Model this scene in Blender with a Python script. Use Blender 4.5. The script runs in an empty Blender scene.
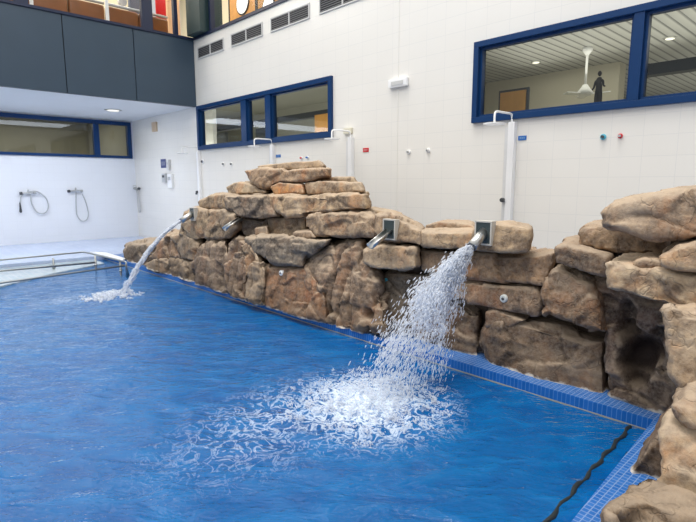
import bpy, bmesh, math, random
import numpy as np
from mathutils import Vector, Matrix, noise as mnoise
random.seed(7)
rng = np.random.default_rng(11)
COL = bpy.context.scene.collection
PI = math.pi

# ------------------------------------------------------------------ camera
FPX = 510.0
PITCH = math.atan(78 / FPX)
YAW = math.radians(43.2)
_h = Vector((math.sin(YAW), math.cos(YAW), 0)); _r = Vector((math.cos(YAW), -math.sin(YAW), 0)); _u = Vector((0, 0, 1))
_F = math.cos(PITCH) * _h - math.sin(PITCH) * _u
_U = math.sin(PITCH) * _h + math.cos(PITCH) * _u
CAMP = Vector((0, 0, 1.5))
cd = bpy.data.cameras.new('camera'); cam = bpy.data.objects.new('camera', cd); COL.objects.link(cam)
cd.sensor_width = 36; cd.lens = 36 * FPX / 696; cd.clip_start = 0.05; cd.clip_end = 200
cam.matrix_world = Matrix.Translation(CAMP) @ Matrix((_r, _U, -_F)).transposed().to_4x4()
bpy.context.scene.camera = cam

# survey helpers: where a sight line of the photograph meets a known plane of the hall
def ray(x, y): return _F * FPX + _r * (x - 348) + _U * (261 - y)
def onX(x, y, X): d = ray(x, y); return CAMP + d * (X / d.x)
def onY(x, y, Y): d = ray(x, y); return CAMP + d * (Y / d.y)
def onZ(x, y, Z): d = ray(x, y); return CAMP + d * ((Z - 1.5) / d.z)

# ------------------------------------------------------------------ node helpers
def mat(name):
    m = bpy.data.materials.new(name); m.use_nodes = True
    nt = m.node_tree; b = nt.nodes['Principled BSDF']
    return m, nt, b
def N(nt, t, **k):
    n = nt.nodes.new(t)
    for a, v in k.items():
        if a.startswith('i_'):
            n.inputs[a[2:].replace('_', ' ')].default_value = v
        else: setattr(n, a, v)
    return n
def L(nt, a, ao, b, bi): nt.links.new(a.outputs[ao], b.inputs[bi])
def c4(c): return (c[0], c[1], c[2], 1)
def simple(name, col, rough=.5, metal=0, var=.06, bump=0, scale=30, spec=.5, emis=None, es=0):
    m, nt, b = mat(name)
    b.inputs['Roughness'].default_value = rough; b.inputs['Metallic'].default_value = metal
    b.inputs['Specular IOR Level'].default_value = spec
    tc = N(nt, 'ShaderNodeTexCoord'); nz = N(nt, 'ShaderNodeTexNoise'); nz.inputs['Scale'].default_value = scale; nz.inputs['Detail'].default_value = 4
    L(nt, tc, 'Object', nz, 'Vector')
    mx = N(nt, 'ShaderNodeMix', data_type='RGBA')
    mx.inputs['A'].default_value = c4([v * (1 - var) for v in col]); mx.inputs['B'].default_value = c4([min(1, v * (1 + var)) for v in col])
    L(nt, nz, 'Fac', mx, 'Factor'); L(nt, mx, 'Result', b, 'Base Color')
    if bump:
        bp = N(nt, 'ShaderNodeBump'); bp.inputs['Strength'].default_value = bump; bp.inputs['Distance'].default_value = .01
        L(nt, nz, 'Fac', bp, 'Height'); L(nt, bp, 'Normal', b, 'Normal')
    if emis:
        b.inputs['Emission Color'].default_value = c4(emis); b.inputs['Emission Strength'].default_value = es
    return m
def tile_mat(name, axes, w, h, off, col, col2, grout, mort, rough=.3, bump=.2, stagger=0.0, smooth=.1, spec=.5, dirt=.05):
    m, nt, b = mat(name)
    g = N(nt, 'ShaderNodeNewGeometry'); s = N(nt, 'ShaderNodeSeparateXYZ'); cb = N(nt, 'ShaderNodeCombineXYZ')
    L(nt, g, 'Position', s, 'Vector')
    a0 = N(nt, 'ShaderNodeMath', operation='ADD'); a0.inputs[1].default_value = off[0]; L(nt, s, axes[0], a0, 0)
    a1 = N(nt, 'ShaderNodeMath', operation='ADD'); a1.inputs[1].default_value = off[1]; L(nt, s, axes[1], a1, 0)
    L(nt, a0, 0, cb, 'X'); L(nt, a1, 0, cb, 'Y')
    br = N(nt, 'ShaderNodeTexBrick'); br.offset = stagger; br.squash = 1
    br.inputs['Scale'].default_value = 1; br.inputs['Brick Width'].default_value = w; br.inputs['Row Height'].default_value = h
    br.inputs['Mortar Size'].default_value = mort; br.inputs['Mortar Smooth'].default_value = smooth
    br.inputs['Color1'].default_value = c4(col); br.inputs['Color2'].default_value = c4(col2); br.inputs['Mortar'].default_value = c4(grout)
    L(nt, cb, 'Vector', br, 'Vector')
    nz = N(nt, 'ShaderNodeTexNoise'); nz.inputs['Scale'].default_value = .9; nz.inputs['Detail'].default_value = 5; L(nt, g, 'Position', nz, 'Vector')
    mr = N(nt, 'ShaderNodeMapRange'); mr.inputs['To Min'].default_value = 1 - dirt; mr.inputs['To Max'].default_value = 1 + dirt; L(nt, nz, 'Fac', mr, 'Value')
    mx = N(nt, 'ShaderNodeVectorMath', operation='SCALE'); L(nt, br, 'Color', mx, 0); L(nt, mr, 'Result', mx, 'Scale')
    L(nt, mx, 'Vector', b, 'Base Color')
    b.inputs['Roughness'].default_value = rough; b.inputs['Specular IOR Level'].default_value = spec
    bp = N(nt, 'ShaderNodeBump', invert=True); bp.inputs['Strength'].default_value = bump; bp.inputs['Distance'].default_value = .004
    L(nt, br, 'Fac', bp, 'Height'); L(nt, bp, 'Normal', b, 'Normal')
    return m
def glass_mat(name, tint=(.9, .95, .93), refl=1.0):
    m, nt, b = mat(name); nt.nodes.remove(b); out = nt.nodes['Material Output']
    t = N(nt, 'ShaderNodeBsdfTransparent'); t.inputs['Color'].default_value = c4(tint)
    g = N(nt, 'ShaderNodeBsdfGlossy'); g.inputs['Roughness'].default_value = .02; g.inputs['Color'].default_value = (.9, .95, 1, 1)
    f = N(nt, 'ShaderNodeFresnel'); f.inputs['IOR'].default_value = 1.5
    mu = N(nt, 'ShaderNodeMath', operation='MULTIPLY'); mu.inputs[1].default_value = refl; L(nt, f, 0, mu, 0)
    x = N(nt, 'ShaderNodeMixShader'); L(nt, mu, 0, x, 0); L(nt, t, 0, x, 1); L(nt, g, 0, x, 2); L(nt, x, 0, out, 'Surface')
    return m

# ------------------------------------------------------------------ object helpers
def tag(o, label=None, cat=None, group=None, kind=None):
    if label: o['label'] = label
    if cat: o['category'] = cat
    if group: o['group'] = group
    if kind: o['kind'] = kind
    return o
def mesh_obj(name, bm, m, parent=None, loc=None, smooth=False):
    me = bpy.data.meshes.new(name)
    if len(bm.faces) > 1: bmesh.ops.recalc_face_normals(bm, faces=bm.faces)
    bm.to_mesh(me); bm.free()
    if smooth: me.shade_smooth()
    o = bpy.data.objects.new(name, me); COL.objects.link(o)
    if m: me.materials.append(m)
    if loc is not None: o.location = loc
    if parent: o.parent = parent
    return o
def empty(name, loc, label=None, cat=None, group=None, kind=None):
    o = bpy.data.objects.new(name, None); o.empty_display_size = .1; COL.objects.link(o); o.location = loc
    return tag(o, label, cat, group, kind)
def box(bm, lo, hi, bev=0):
    lo = Vector(lo); hi = Vector(hi)
    r = bmesh.ops.create_cube(bm, size=1)
    vs = r['verts']; c = (lo + hi) / 2; s = hi - lo
    for v in vs: v.co = Vector((v.co.x * s.x, v.co.y * s.y, v.co.z * s.z)) + c
    if bev:
        es = list({e for v in vs for e in v.link_edges})
        bmesh.ops.bevel(bm, geom=es, offset=bev, segments=2, affect='EDGES', profile=.7)
    return bm
def tube(bm, pts, rad, seg=10, cap=True):
    pts = [Vector(p) for p in pts]; rings = []
    n = len(pts); rads = rad if isinstance(rad, (list, tuple)) else [rad] * n
    up = Vector((0, 0, 1)); t0 = (pts[1] - pts[0]).normalized()
    if abs(t0.dot(up)) > .95: up = Vector((1, 0, 0))
    a = t0.cross(up).normalized()
    for i, p in enumerate(pts):
        t = (pts[min(i + 1, n - 1)] - pts[max(i - 1, 0)]).normalized()
        a = (a - t * a.dot(t)).normalized(); b = t.cross(a)
        rings.append([bm.verts.new(p + (a * math.cos(2 * PI * k / seg) + b * math.sin(2 * PI * k / seg)) * rads[i]) for k in range(seg)])
    for i in range(n - 1):
        for k in range(seg):
            bm.faces.new((rings[i][k], rings[i][(k + 1) % seg], rings[i + 1][(k + 1) % seg], rings[i + 1][k]))
    if cap:
        bm.faces.new(rings[0][::-1]); bm.faces.new(rings[-1])
    return bm
def disc(bm, c, axis, rad, th, seg=24):
    axis = Vector(axis).normalized(); c = Vector(c)
    return tube(bm, [c - axis * th / 2, c - axis * th * .35, c + axis * th * .35, c + axis * th / 2], [rad * .9, rad, rad, rad * .9], seg)
def bez(p0, p1, p2, p3, n=12):
    p0, p1, p2, p3 = map(Vector, (p0, p1, p2, p3)); o = []
    for i in range(n + 1):
        t = i / n; s = 1 - t
        o.append(p0 * s**3 + p1 * 3 * s * s * t + p2 * 3 * s * t * t + p3 * t**3)
    return o
def B(): return bmesh.new()
def sheet(bm, a, b):     # a single glazed sheet facing the pool
    (x0, y0, z0), (x1, y1, z1) = a, b
    q = [(x0, y0, z0), (x0, y0, z1), (x0, y1, z1), (x0, y1, z0)] if abs(x1 - x0) < abs(y1 - y0) else [(x0, y0, z0), (x1, y0, z0), (x1, y0, z1), (x0, y0, z1)]
    f = bm.faces.new([bm.verts.new(v) for v in q]); f.normal_update()
    want = Vector((-1, 0, 0)) if abs(x1 - x0) < abs(y1 - y0) else Vector((0, -1, 0))
    if f.normal.dot(want) < 0: f.normal_flip()
    return bm

# ------------------------------------------------------------------ numpy noise
_perm = rng.permutation(4096)
_gr = rng.normal(size=(4096, 3)); _gr /= np.linalg.norm(_gr, axis=1)[:, None]
def _hash(i, j, k): return _perm[(_perm[(_perm[i & 4095] + j) & 4095] + k) & 4095]
def pnoise(p):
    p = np.asarray(p, float); i = np.floor(p).astype(int); f = p - i
    w = f * f * f * (f * (f * 6 - 15) + 10); out = 0
    for a in (0, 1):
        for b in (0, 1):
            for c in (0, 1):
                g = _gr[_hash(i[:, 0] + a, i[:, 1] + b, i[:, 2] + c)]
                d = f - np.array([a, b, c])
                wt = (w[:, 0] if a else 1 - w[:, 0]) * (w[:, 1] if b else 1 - w[:, 1]) * (w[:, 2] if c else 1 - w[:, 2])
                out = out + wt * (g * d).sum(1)
    return out * 1.6
def fbm(p, o=4):
    s = 0; a = 1
    for k in range(o):
        s = s + a * pnoise(p * 2.03**k + k * 17.3); a *= .5
    return s
def facet(p):
    i = np.floor(p).astype(int); best = np.full(len(p), 9e9); bc = np.zeros((len(p), 3)); bh = np.zeros(len(p), int)
    for a in (-1, 0, 1):
        for b in (-1, 0, 1):
            for c in (-1, 0, 1):
                ci = i + np.array([a, b, c]); hh = _hash(ci[:, 0], ci[:, 1], ci[:, 2])
                ctr = ci + .5 + _gr[hh] * .45; d = ((p - ctr)**2).sum(1); m = d < best
                best = np.where(m, d, best); bc[m] = ctr[m]; bh[m] = hh[m]
    g = _gr[(bh * 7 + 3) & 4095]
    return ((p - bc) * g).sum(1) + .35 * _gr[(bh * 5 + 1) & 4095][:, 0]

# ------------------------------------------------------------------ materials
wall_t = tile_mat('white_glazed_wall_tile', ('Y', 'Z'), .3, .2, (0.05, .04), (.875, .85, .80), (.865, .84, .79), (.80, .785, .75), .003, rough=.22, bump=.12, dirt=.03)
back_t = tile_mat('white_back_wall_tile', ('X', 'Z'), .3, .2, (0.05, .04), (.86, .88, .92), (.85, .87, .91), (.82, .84, .88), .003, rough=.25, bump=.2, dirt=.02)
deck_t = tile_mat('pale_blue_deck_tile', ('X', 'Y'), .2, .2, (0, 0), (.47, .56, .76), (.50, .59, .79), (.58, .65, .80), .006, rough=.16, bump=.3, dirt=.12)
ledge_t = tile_mat('blue_pool_mosaic', ('X', 'Y'), .031, .031, (0, 0), (.02, .12, .40), (.04, .16, .47), (.17, .28, .52), .0028, rough=.25, bump=.3, dirt=.15, smooth=.2)
riser_t = tile_mat('blue_pool_mosaic_upright', ('Y', 'Z'), .031, .2, (0, 0.12), (.008, .11, .40), (.014, .13, .46), (.05, .20, .52), .003, rough=.25, bump=.3, dirt=.15)
riser_x = tile_mat('blue_pool_mosaic_short_side', ('X', 'Z'), .04, .04, (0, 0), (.02, .14, .48), (.04, .18, .55), (.16, .32, .62), .003, rough=.25, bump=.3, dirt=.15)
shallow_t = tile_mat('pale_ramp_mosaic', ('X', 'Y'), .1, .1, (0, 0), (.34, .44, .50), (.42, .50, .53), (.50, .56, .60), .008, rough=.10, bump=.8, dirt=.35)
floor_b = simple('deep_blue_pool_floor', (.004, .13, .44), .6, var=.25, scale=1.2)
blue_fr = simple('royal_blue_window_frame', (.006, .040, .135), .35, var=.1, spec=.25)
navy = simple('dark_navy_frame', (.008, .017, .055), .4, var=.1)
fasc = simple('slate_blue_fascia_panel', (.038, .066, .100), .42, var=.10, scale=2.2, bump=.03)
seam_m = simple('dark_panel_seam', (.008, .014, .017), .7)
greencol = simple('dark_green_column', (.018, .045, .050), .4, var=.1, scale=3)
soffit_m = simple('white_soffit_paint', (.74, .76, .78), .6, var=.02)
whitep = simple('white_enamel', (.93, .93, .93), .3, var=.02)
greyp = simple('light_grey_metal', (.50, .51, .52), .35, var=.05)
darkp = simple('dark_grey_plastic', (.06, .065, .07), .45)
steel_d = simple('grey_handrail_steel', (.33, .34, .34), .3, metal=1, var=.08, scale=60)
chrome = simple('brushed_steel', (.62, .62, .60), .28, metal=1, var=.08, scale=60)
vent_m = simple('grey_vent_louvre', (.16, .16, .165), .45)
vent_b = simple('dark_vent_backing', (.025, .025, .028), .8)
vent_f = simple('pale_vent_frame', (.62, .62, .61), .4)
gl = glass_mat('clear_window_glass', (.80, .84, .80), 1.0)
gl_back = glass_mat('greyed_window_glass', (.72, .74, .68), 1.2)
gl_up = glass_mat('upper_storey_glass', (.95, .96, .96), .15)
room_wall = simple('beige_room_wall', (.52, .50, .42), .7, var=.03, scale=3)
room_dark = simple('grey_brown_room_wall', (.36, .35, .30), .7, var=.05, scale=3)
cream_w = simple('cream_painted_wall', (.80, .73, .56), .7, var=.04, scale=2)
beam_m = simple('charcoal_beam', (.03, .032, .035), .6)
orange_w = simple('honey_orange_wood', (.70, .34, .08), .45, var=.25, scale=6)
leather = simple('brown_leather', (.22, .075, .017), .38, var=.35, scale=7, bump=.3)
red_m = simple('red_enamel', (.62, .02, .03), .4)
blue_m = simple('bright_blue_enamel', (.01, .14, .50), .4)
cyan_m = simple('cyan_enamel', (.12, .55, .72), .35)
sky_m = simple('pale_disc_enamel', (.65, .68, .66), .3, var=.1, scale=60)
bronze = simple('dark_bronze', (.035, .03, .028), .4, metal=.5)
lamp_m = simple('lit_downlight_lens', (.9, .88, .8), .3, emis=(1, .93, .78), es=1.0)
portm = simple('white_porthole_glass', (.9, .9, .88), .15, emis=(1, 1, 1), es=.6)
mortar = simple('dark_brown_mortar', (.085, .060, .043), .9, var=.4, scale=9, bump=.6)
plank_ceiling = None

def slat_mat():
    m, nt, b = mat('grey_slatted_ceiling')
    g = N(nt, 'ShaderNodeNewGeometry'); s = N(nt, 'ShaderNodeSeparateXYZ'); L(nt, g, 'Position', s, 'Vector')
    mu = N(nt, 'ShaderNodeMath', operation='MULTIPLY'); mu.inputs[1].default_value = 1 / .13; L(nt, s, 'Y', mu, 0)
    fr = N(nt, 'ShaderNodeMath', operation='FRACT'); L(nt, mu, 0, fr, 0)
    rp = N(nt, 'ShaderNodeValToRGB'); L(nt, fr, 0, rp, 'Fac')
    e = rp.color_ramp.elements; e[0].position = 0; e[0].color = (.05, .05, .05, 1); e[1].position = .16; e[1].color = (.20, .20, .19, 1)
    x = rp.color_ramp.elements.new(.3); x.color = (.50, .50, .47, 1); y = rp.color_ramp.elements.new(1); y.color = (.40, .40, .38, 1)
    L(nt, rp, 'Color', b, 'Base Color'); b.inputs['Roughness'].default_value = .4
    return m
slat = slat_mat()

def rock_mat():
    m, nt, b = mat('layered_brown_rock')
    g = N(nt, 'ShaderNodeNewGeometry'); oi = N(nt, 'ShaderNodeObjectInfo')
    def noise(sc, det=6, rough=.6, vec=None, dist=0):
        n = N(nt, 'ShaderNodeTexNoise'); n.inputs['Scale'].default_value = sc; n.inputs['Detail'].default_value = det; n.inputs['Roughness'].default_value = rough
        n.inputs['Distortion'].default_value = dist
        if vec is None: L(nt, g, 'Position', n, 'Vector')
        else: L(nt, vec, 'Vector', n, 'Vector')
        return n
    def ramp(src, a, bb, out='Fac', c0=0, c1=1):
        r = N(nt, 'ShaderNodeMapRange'); r.inputs['From Min'].default_value = a; r.inputs['From Max'].default_value = bb
        r.inputs['To Min'].default_value = c0; r.inputs['To Max'].default_value = c1; L(nt, src, out, r, 'Value'); return r
    def mix(fac, A, Bc, mode='MIX', fo='Result'):
        x = N(nt, 'ShaderNodeMix', data_type='RGBA', blend_type=mode)
        if isinstance(fac, float): x.inputs['Factor'].default_value = fac
        else: L(nt, fac, fo, x, 'Factor')
        for nm, v in (('A', A), ('B', Bc)):
            if isinstance(v, tuple): x.inputs[nm].default_value = v
            else: nt.links.new(v, x.inputs[nm])
        return x.outputs['Result']
    n1 = noise(2.3, 5); n2 = noise(9, 7, .65); n3 = noise(38, 6, .7)
    mp = N(nt, 'ShaderNodeMapping'); mp.inputs['Scale'].default_value = (7, 7, 1.1); L(nt, g, 'Position', mp, 'Vector'); n4 = noise(1, 5, .6, mp, .8)
    base = oi.outputs['Color']
    dark = mix(1.0, base, (.30, .26, .25, 1), 'MULTIPLY')
    light = mix(.45, base, (.62, .50, .37, 1))
    col = mix(ramp(n2, .40, .60), dark, base)
    col = mix(ramp(n1, .50, .72, c1=.75), col, light)
    rust = mix(1.0, base, (1.2, .80, .52, 1), 'MULTIPLY')
    col = mix(ramp(noise(3.1, 4), .52, .70, c1=.7), col, rust)
    stain = mix(1.0, base, (.33, .30, .33, 1), 'MULTIPLY')
    col = mix(ramp(n4, .56, .75, c1=.75), col, stain)
    col = mix(ramp(n3, .35, .7, c0=.0, c1=.36), col, (.50, .42, .33, 1))
    # upper faces paler: dusting, with light from above painted in
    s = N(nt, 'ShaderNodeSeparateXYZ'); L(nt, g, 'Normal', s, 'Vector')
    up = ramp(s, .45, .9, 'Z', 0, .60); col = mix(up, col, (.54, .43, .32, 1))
    # crevice dirt, with occlusion shade painted into the colour
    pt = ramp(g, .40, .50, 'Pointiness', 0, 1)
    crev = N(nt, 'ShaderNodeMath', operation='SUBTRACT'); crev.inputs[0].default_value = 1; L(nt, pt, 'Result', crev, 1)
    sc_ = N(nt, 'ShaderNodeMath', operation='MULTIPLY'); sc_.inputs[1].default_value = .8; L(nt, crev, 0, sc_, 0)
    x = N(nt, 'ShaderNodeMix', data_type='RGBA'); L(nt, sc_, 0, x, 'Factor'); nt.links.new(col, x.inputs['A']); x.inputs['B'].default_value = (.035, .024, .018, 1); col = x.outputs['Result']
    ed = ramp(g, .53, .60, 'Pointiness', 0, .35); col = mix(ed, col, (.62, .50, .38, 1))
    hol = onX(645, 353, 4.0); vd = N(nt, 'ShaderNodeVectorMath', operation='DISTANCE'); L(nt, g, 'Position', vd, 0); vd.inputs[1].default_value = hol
    sh_ = ramp(vd, .12, .34, 'Value', .93, 0); col = mix(sh_, col, (.018, .011, .011, 1))  # shade of the hollow painted in, with its purple-black staining
    # damp foot and lime line by the water
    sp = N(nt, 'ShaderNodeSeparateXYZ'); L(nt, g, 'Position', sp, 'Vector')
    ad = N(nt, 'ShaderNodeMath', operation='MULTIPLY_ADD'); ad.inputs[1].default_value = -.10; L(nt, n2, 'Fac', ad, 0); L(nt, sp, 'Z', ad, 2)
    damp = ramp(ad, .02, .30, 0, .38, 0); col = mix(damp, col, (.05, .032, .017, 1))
    lime = ramp(ad, -.045, -.028, 0, .9, 0); col = mix(lime, col, (.55, .52, .47, 1))
    nt.links.new(col, b.inputs['Base Color'])
    L(nt, ramp(n2, .3, .7, c0=.62, c1=.85), 'Result', b, 'Roughness'); b.inputs['Specular IOR Level'].default_value = .3
    ms = N(nt, 'ShaderNodeTexVoronoi', feature='DISTANCE_TO_EDGE'); ms.inputs['Scale'].default_value = 2.6
    dv = N(nt, 'ShaderNodeVectorMath', operation='ADD'); sc2 = N(nt, 'ShaderNodeVectorMath', operation='SCALE'); sc2.inputs['Scale'].default_value = .5
    L(nt, noise(4, 3), 'Color', sc2, 0); L(nt, g, 'Position', dv, 0); L(nt, sc2, 'Vector', dv, 1); L(nt, dv, 'Vector', ms, 'Vector')
    ck = ramp(ms, 0, .02, 'Distance')
    h1 = N(nt, 'ShaderNodeMath', operation='MULTIPLY_ADD'); h1.inputs[1].default_value = .25; L(nt, ck, 'Result', h1, 0); L(nt, n2, 'Fac', h1, 2)
    h2 = N(nt, 'ShaderNodeMath', operation='MULTIPLY_ADD'); h2.inputs[1].default_value = .35; L(nt, n3, 'Fac', h2, 0); L(nt, h1, 0, h2, 2)
    bp = N(nt, 'ShaderNodeBump'); bp.inputs['Strength'].default_value = .8; bp.inputs['Distance'].default_value = .022
    L(nt, h2, 0, bp, 'Height'); L(nt, bp, 'Normal', b, 'Normal')
    return m
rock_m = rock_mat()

# ------------------------------------------------------------------ setting
WX, BY = 5.6, 14.7
EDGE = 3.52          # inner coping edge along the rocks
SY0 = 0.86           # inner coping edge of the short side (drifts slightly)
WL = -0.075           # water level
def struct(name, bm, m, parent=None):
    o = mesh_obj(name, bm, m, parent)
    if not parent: tag(o, kind='structure')
    return o
# right wall with window openings
LWy = (6.31, 10.85); RWy = (-2.1, 3.69); WZ = (2.23, 3.18); TOP = 4.58
bm = B()
box(bm, (WX, -3, -.02), (WX + .15, BY + .15, WZ[0])); box(bm, (WX, -3, WZ[1]), (WX + .15, BY + .15, TOP))
box(bm, (WX, LWy[1], WZ[0]), (WX + .15, BY + .15, WZ[1])); box(bm, (WX, RWy[1], WZ[0]), (WX + .15, LWy[0], WZ[1])); box(bm, (WX, -3, WZ[0]), (WX + .15, RWy[0], WZ[1]))
struct('wall_right', bm, wall_t)
# back wall
BWx = (-3.6, 5.54); BWz = (2.17, 3.15)
bm = B()
box(bm, (-6, BY, -.02), (WX, BY + .15, BWz[0])); box(bm, (-6, BY, BWz[1]), (WX, BY + .15, 3.3))
box(bm, (BWx[1], BY, BWz[0]), (WX, BY + .15, BWz[1])); box(bm, (-6, BY, BWz[0]), (BWx[0], BY + .15, BWz[1]))
struct('wall_back', bm, back_t)
# deck round the pool
POOLX0, POOLY1 = -6.0, 11.2
bm = B()
box(bm, (EDGE + .001, -3, -.6), (WX, BY, 0)); box(bm, (-6, POOLY1, -.6), (EDGE, BY, 0)); box(bm, (-6, -3, -.6), (EDGE, .55, 0))
struct('floor', bm, deck_t)
# short side coping, slightly skewed
def prism(bm, pts, z0, z1):
    a = [bm.verts.new((p[0], p[1], z0)) for p in pts]; b = [bm.verts.new((p[0], p[1], z1)) for p in pts]; n = len(pts)
    bm.faces.new(a[::-1]); bm.faces.new(b)
    for i in range(n): bm.faces.new((a[i], a[(i + 1) % n], b[(i + 1) % n], b[i]))
def sy(x): return .90 - (3.51 - x) * .05
bm = B(); prism(bm, [(POOLX0, .5), (EDGE + .01, .5), (EDGE + .01, .90), (POOLX0, sy(POOLX0))], -.7, .004)
tag(mesh_obj('trim_1', bm, ledge_t), kind='structure')
bm = B(); box(bm, (EDGE, .5, -1.4), (EDGE + .42, POOLY1, .006)); tag(mesh_obj('trim_2', bm, ledge_t), kind='structure')
bm = B(); box(bm, (EDGE - .008, .9, -1.4), (EDGE - .0005, POOLY1, .0058)); tag(mesh_obj('trim_10', bm, riser_t), kind='structure')
bm = B(); box(bm, (EDGE - .0115, .9, WL - .002), (EDGE - .0082, POOLY1, WL + .009)); tag(mesh_obj('trim_11', bm, simple('beige_waterline_grout', (.30, .30, .26), .6)), kind='structure')
# submerged ledges with a dark edge

bm = B(); prism(bm, [(POOLX0, sy(POOLX0)), (EDGE - .01, .9), (EDGE - .01, 1.02), (POOLX0, sy(POOLX0) + .11)], -1.4, WL - .045)
tag(mesh_obj('trim_4', bm, riser_x), kind='structure')

bm = B()
pp_ = [Vector((EDGE - .03 - i * .045, sy(EDGE - .03 - i * .045) + .12 + .008 * math.sin(i * 1.3), WL + .002)) for i in range(60)]
tube(bm, pp_, [.010 + .004 * math.sin(i * i * .9) for i in range(60)], 8)
tag(mesh_obj('floating_dark_strip', bm, seam_m, smooth=True), 'dark wavy strip floating along the short side of the pool beside the tiled coping', 'hose')  # dark strip drawn on the water beside the coping
# pool shell
bm = B(); box(bm, (POOLX0, .5, -1.5), (EDGE + .1, POOLY1 + .1, -1.3)); struct('pool_floor', bm, floor_b)
bm = B(); q0 = onZ(0, 286, -.05); q1 = onZ(104, 263, -.05); q2 = q0 + (q0 - q1) * 3
prism(bm, [(q2.x, q2.y), (q0.x, q0.y), ((q0.x + q1.x) / 2, (q0.y + q1.y) / 2 + .1), (q1.x, q1.y), (3.3, POOLY1), (q2.x, POOLY1)], -1.3, WL + .022); struct('pool_ramp', bm, shallow_t)

# fascia and soffit
FY, FZ0, FZ1 = 10.9, 3.18, 4.58
fa = empty('wall_fascia', (1, FY, FZ0), kind='structure')
xs = [-6, -1.0, 1.02, 2.98, 4.28, WX]
def rel(o, p): o.parent = p; o.matrix_parent_inverse = Matrix.Translation(-p.location); return o
for a, b_ in zip(xs[:-1], xs[1:]):
    bm = B(); box(bm, (a + .008, FY, FZ0), (b_ - .008, FY + .05, FZ1), .004); rel(mesh_obj('panel', bm, fasc), fa)
bm = B(); box(bm, (-6, FY + .03, FZ0 + .002), (WX, FY + .12, FZ1)); rel(mesh_obj('backing', bm, seam_m), fa)
bm = B(); box(bm, (-6, FY - .03, FZ1), (WX, FY + .14, FZ1 + .05)); rel(mesh_obj('capping', bm, navy), fa)
bm = B(); box(bm, (-6, FY + .121, FZ0 + .003), (WX, BY + .15, FZ0 + .15)); struct('ceiling', bm, soffit_m)
bm = B(); box(bm, (-6, FY + .13, TOP - .08), (9, 16, TOP - .001)); struct('upper_floor', bm, room_wall)
# corner column and top sill above the right wall
bm = B(); box(bm, (5.42, 10.25, TOP + .05), (5.95, 10.85, 7.2), .01); struct('column', bm, greencol)
bm = B(); box(bm, (WX - .03, -3, TOP), (WX + .2, 10.86, TOP + .055)); tag(mesh_obj('trim_7', bm, navy), kind='structure')
bm = B(); box(bm, (WX - .006, 4.93, .2), (WX + .001, 4.948, TOP)); tag(mesh_obj('trim_8', bm, wall_t), kind='structure')

# windows
def window_W(name, y0, y1, mulls, fw, label_m, glass, X=WX):
    w = empty(name, (X, (y0 + y1) / 2, WZ[0]), kind='structure')
    bm = B(); z0, z1 = WZ
    for lo, hi in (((X - .05, y0, z0), (X + .12, y1, z0 + fw)), ((X - .05, y0, z1 - fw), (X + .12, y1, z1)),
                   ((X - .05, y0, z0 + fw), (X + .12, y0 + fw, z1 - fw)), ((X - .05, y1 - fw, z0 + fw), (X + .12, y1, z1 - fw))):
        box(bm, lo, hi, .006)
    rel(mesh_obj('frame', bm, blue_fr), w)
    for ym, mw in mulls:
        bm = B(); box(bm, (X - .04, ym - mw / 2, z0 + fw), (X + .11, ym + mw / 2, z1 - fw), .006); rel(mesh_obj('mullion', bm, blue_fr), w)
    ys = [y0 + fw] + [v for ym, mw in mulls for v in (ym - mw / 2, ym + mw / 2)] + [y1 - fw]
    for a, b_ in zip(ys[0::2], ys[1::2]):
        bm = B(); d = .028
        for lo, hi in (((X + .0, a, z0 + fw), (X + .08, b_, z0 + fw + d)), ((X + .0, a, z1 - fw - d), (X + .08, b_, z1 - fw)),
                       ((X, a, z0 + fw + d), (X + .08, a + d, z1 - fw - d)), ((X, b_ - d, z0 + fw + d), (X + .08, b_, z1 - fw - d))):
            box(bm, lo, hi, .003)
        sa = rel(mesh_obj('sash', bm, blue_fr), w)
        bm = B(); sheet(bm, (X + .045, a + d, z0 + fw + d), (X + .045, b_ - d, z1 - fw - d)); rel(mesh_obj('pane', bm, glass), sa)
    return w
window_W('window_1', LWy[0], LWy[1], [(8.09, .17), (8.92, .19)], .078, '', gl)
window_W('window_2', RWy[0], RWy[1], [(-.1, .095), (1.86, .095)], .068, '', gl)
w3 = empty('window_3', (1, BY, BWz[0]), kind='structure')
bm = B(); z0, z1 = BWz; fw = .1
for lo, hi in (((BWx[0], BY - .05, z0), (BWx[1], BY + .1, z0 + fw * .7)), ((BWx[0], BY - .05, z1 - fw), (BWx[1], BY + .1, z1)),
               ((BWx[0], BY - .05, z0 + .07), (BWx[0] + fw, BY + .1, z1 - fw)), ((BWx[1] - fw, BY - .05, z0 + .07), (BWx[1], BY + .1, z1 - fw))): box(bm, lo, hi, .006)
rel(mesh_obj('frame', bm, blue_fr), w3)
pxs = [BWx[0] + fw]
for xm in (-1.0, 1.85, 4.63):
    if xm == 1.85: continue
    bm = B(); box(bm, (xm - .07, BY - .04, z0 + .07), (xm + .07, BY + .09, z1 - fw), .005); rel(mesh_obj('mullion', bm, blue_fr), w3)
    pxs += [xm - .07, xm + .07]
pxs.append(BWx[1] - fw)
for a, b_ in zip(pxs[0::2], pxs[1::2]):
    bm = B(); sheet(bm, (a, BY + .03, z0 + .07), (b_, BY + .03, z1 - fw)); rel(mesh_obj('pane', bm, gl_back), w3)

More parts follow.
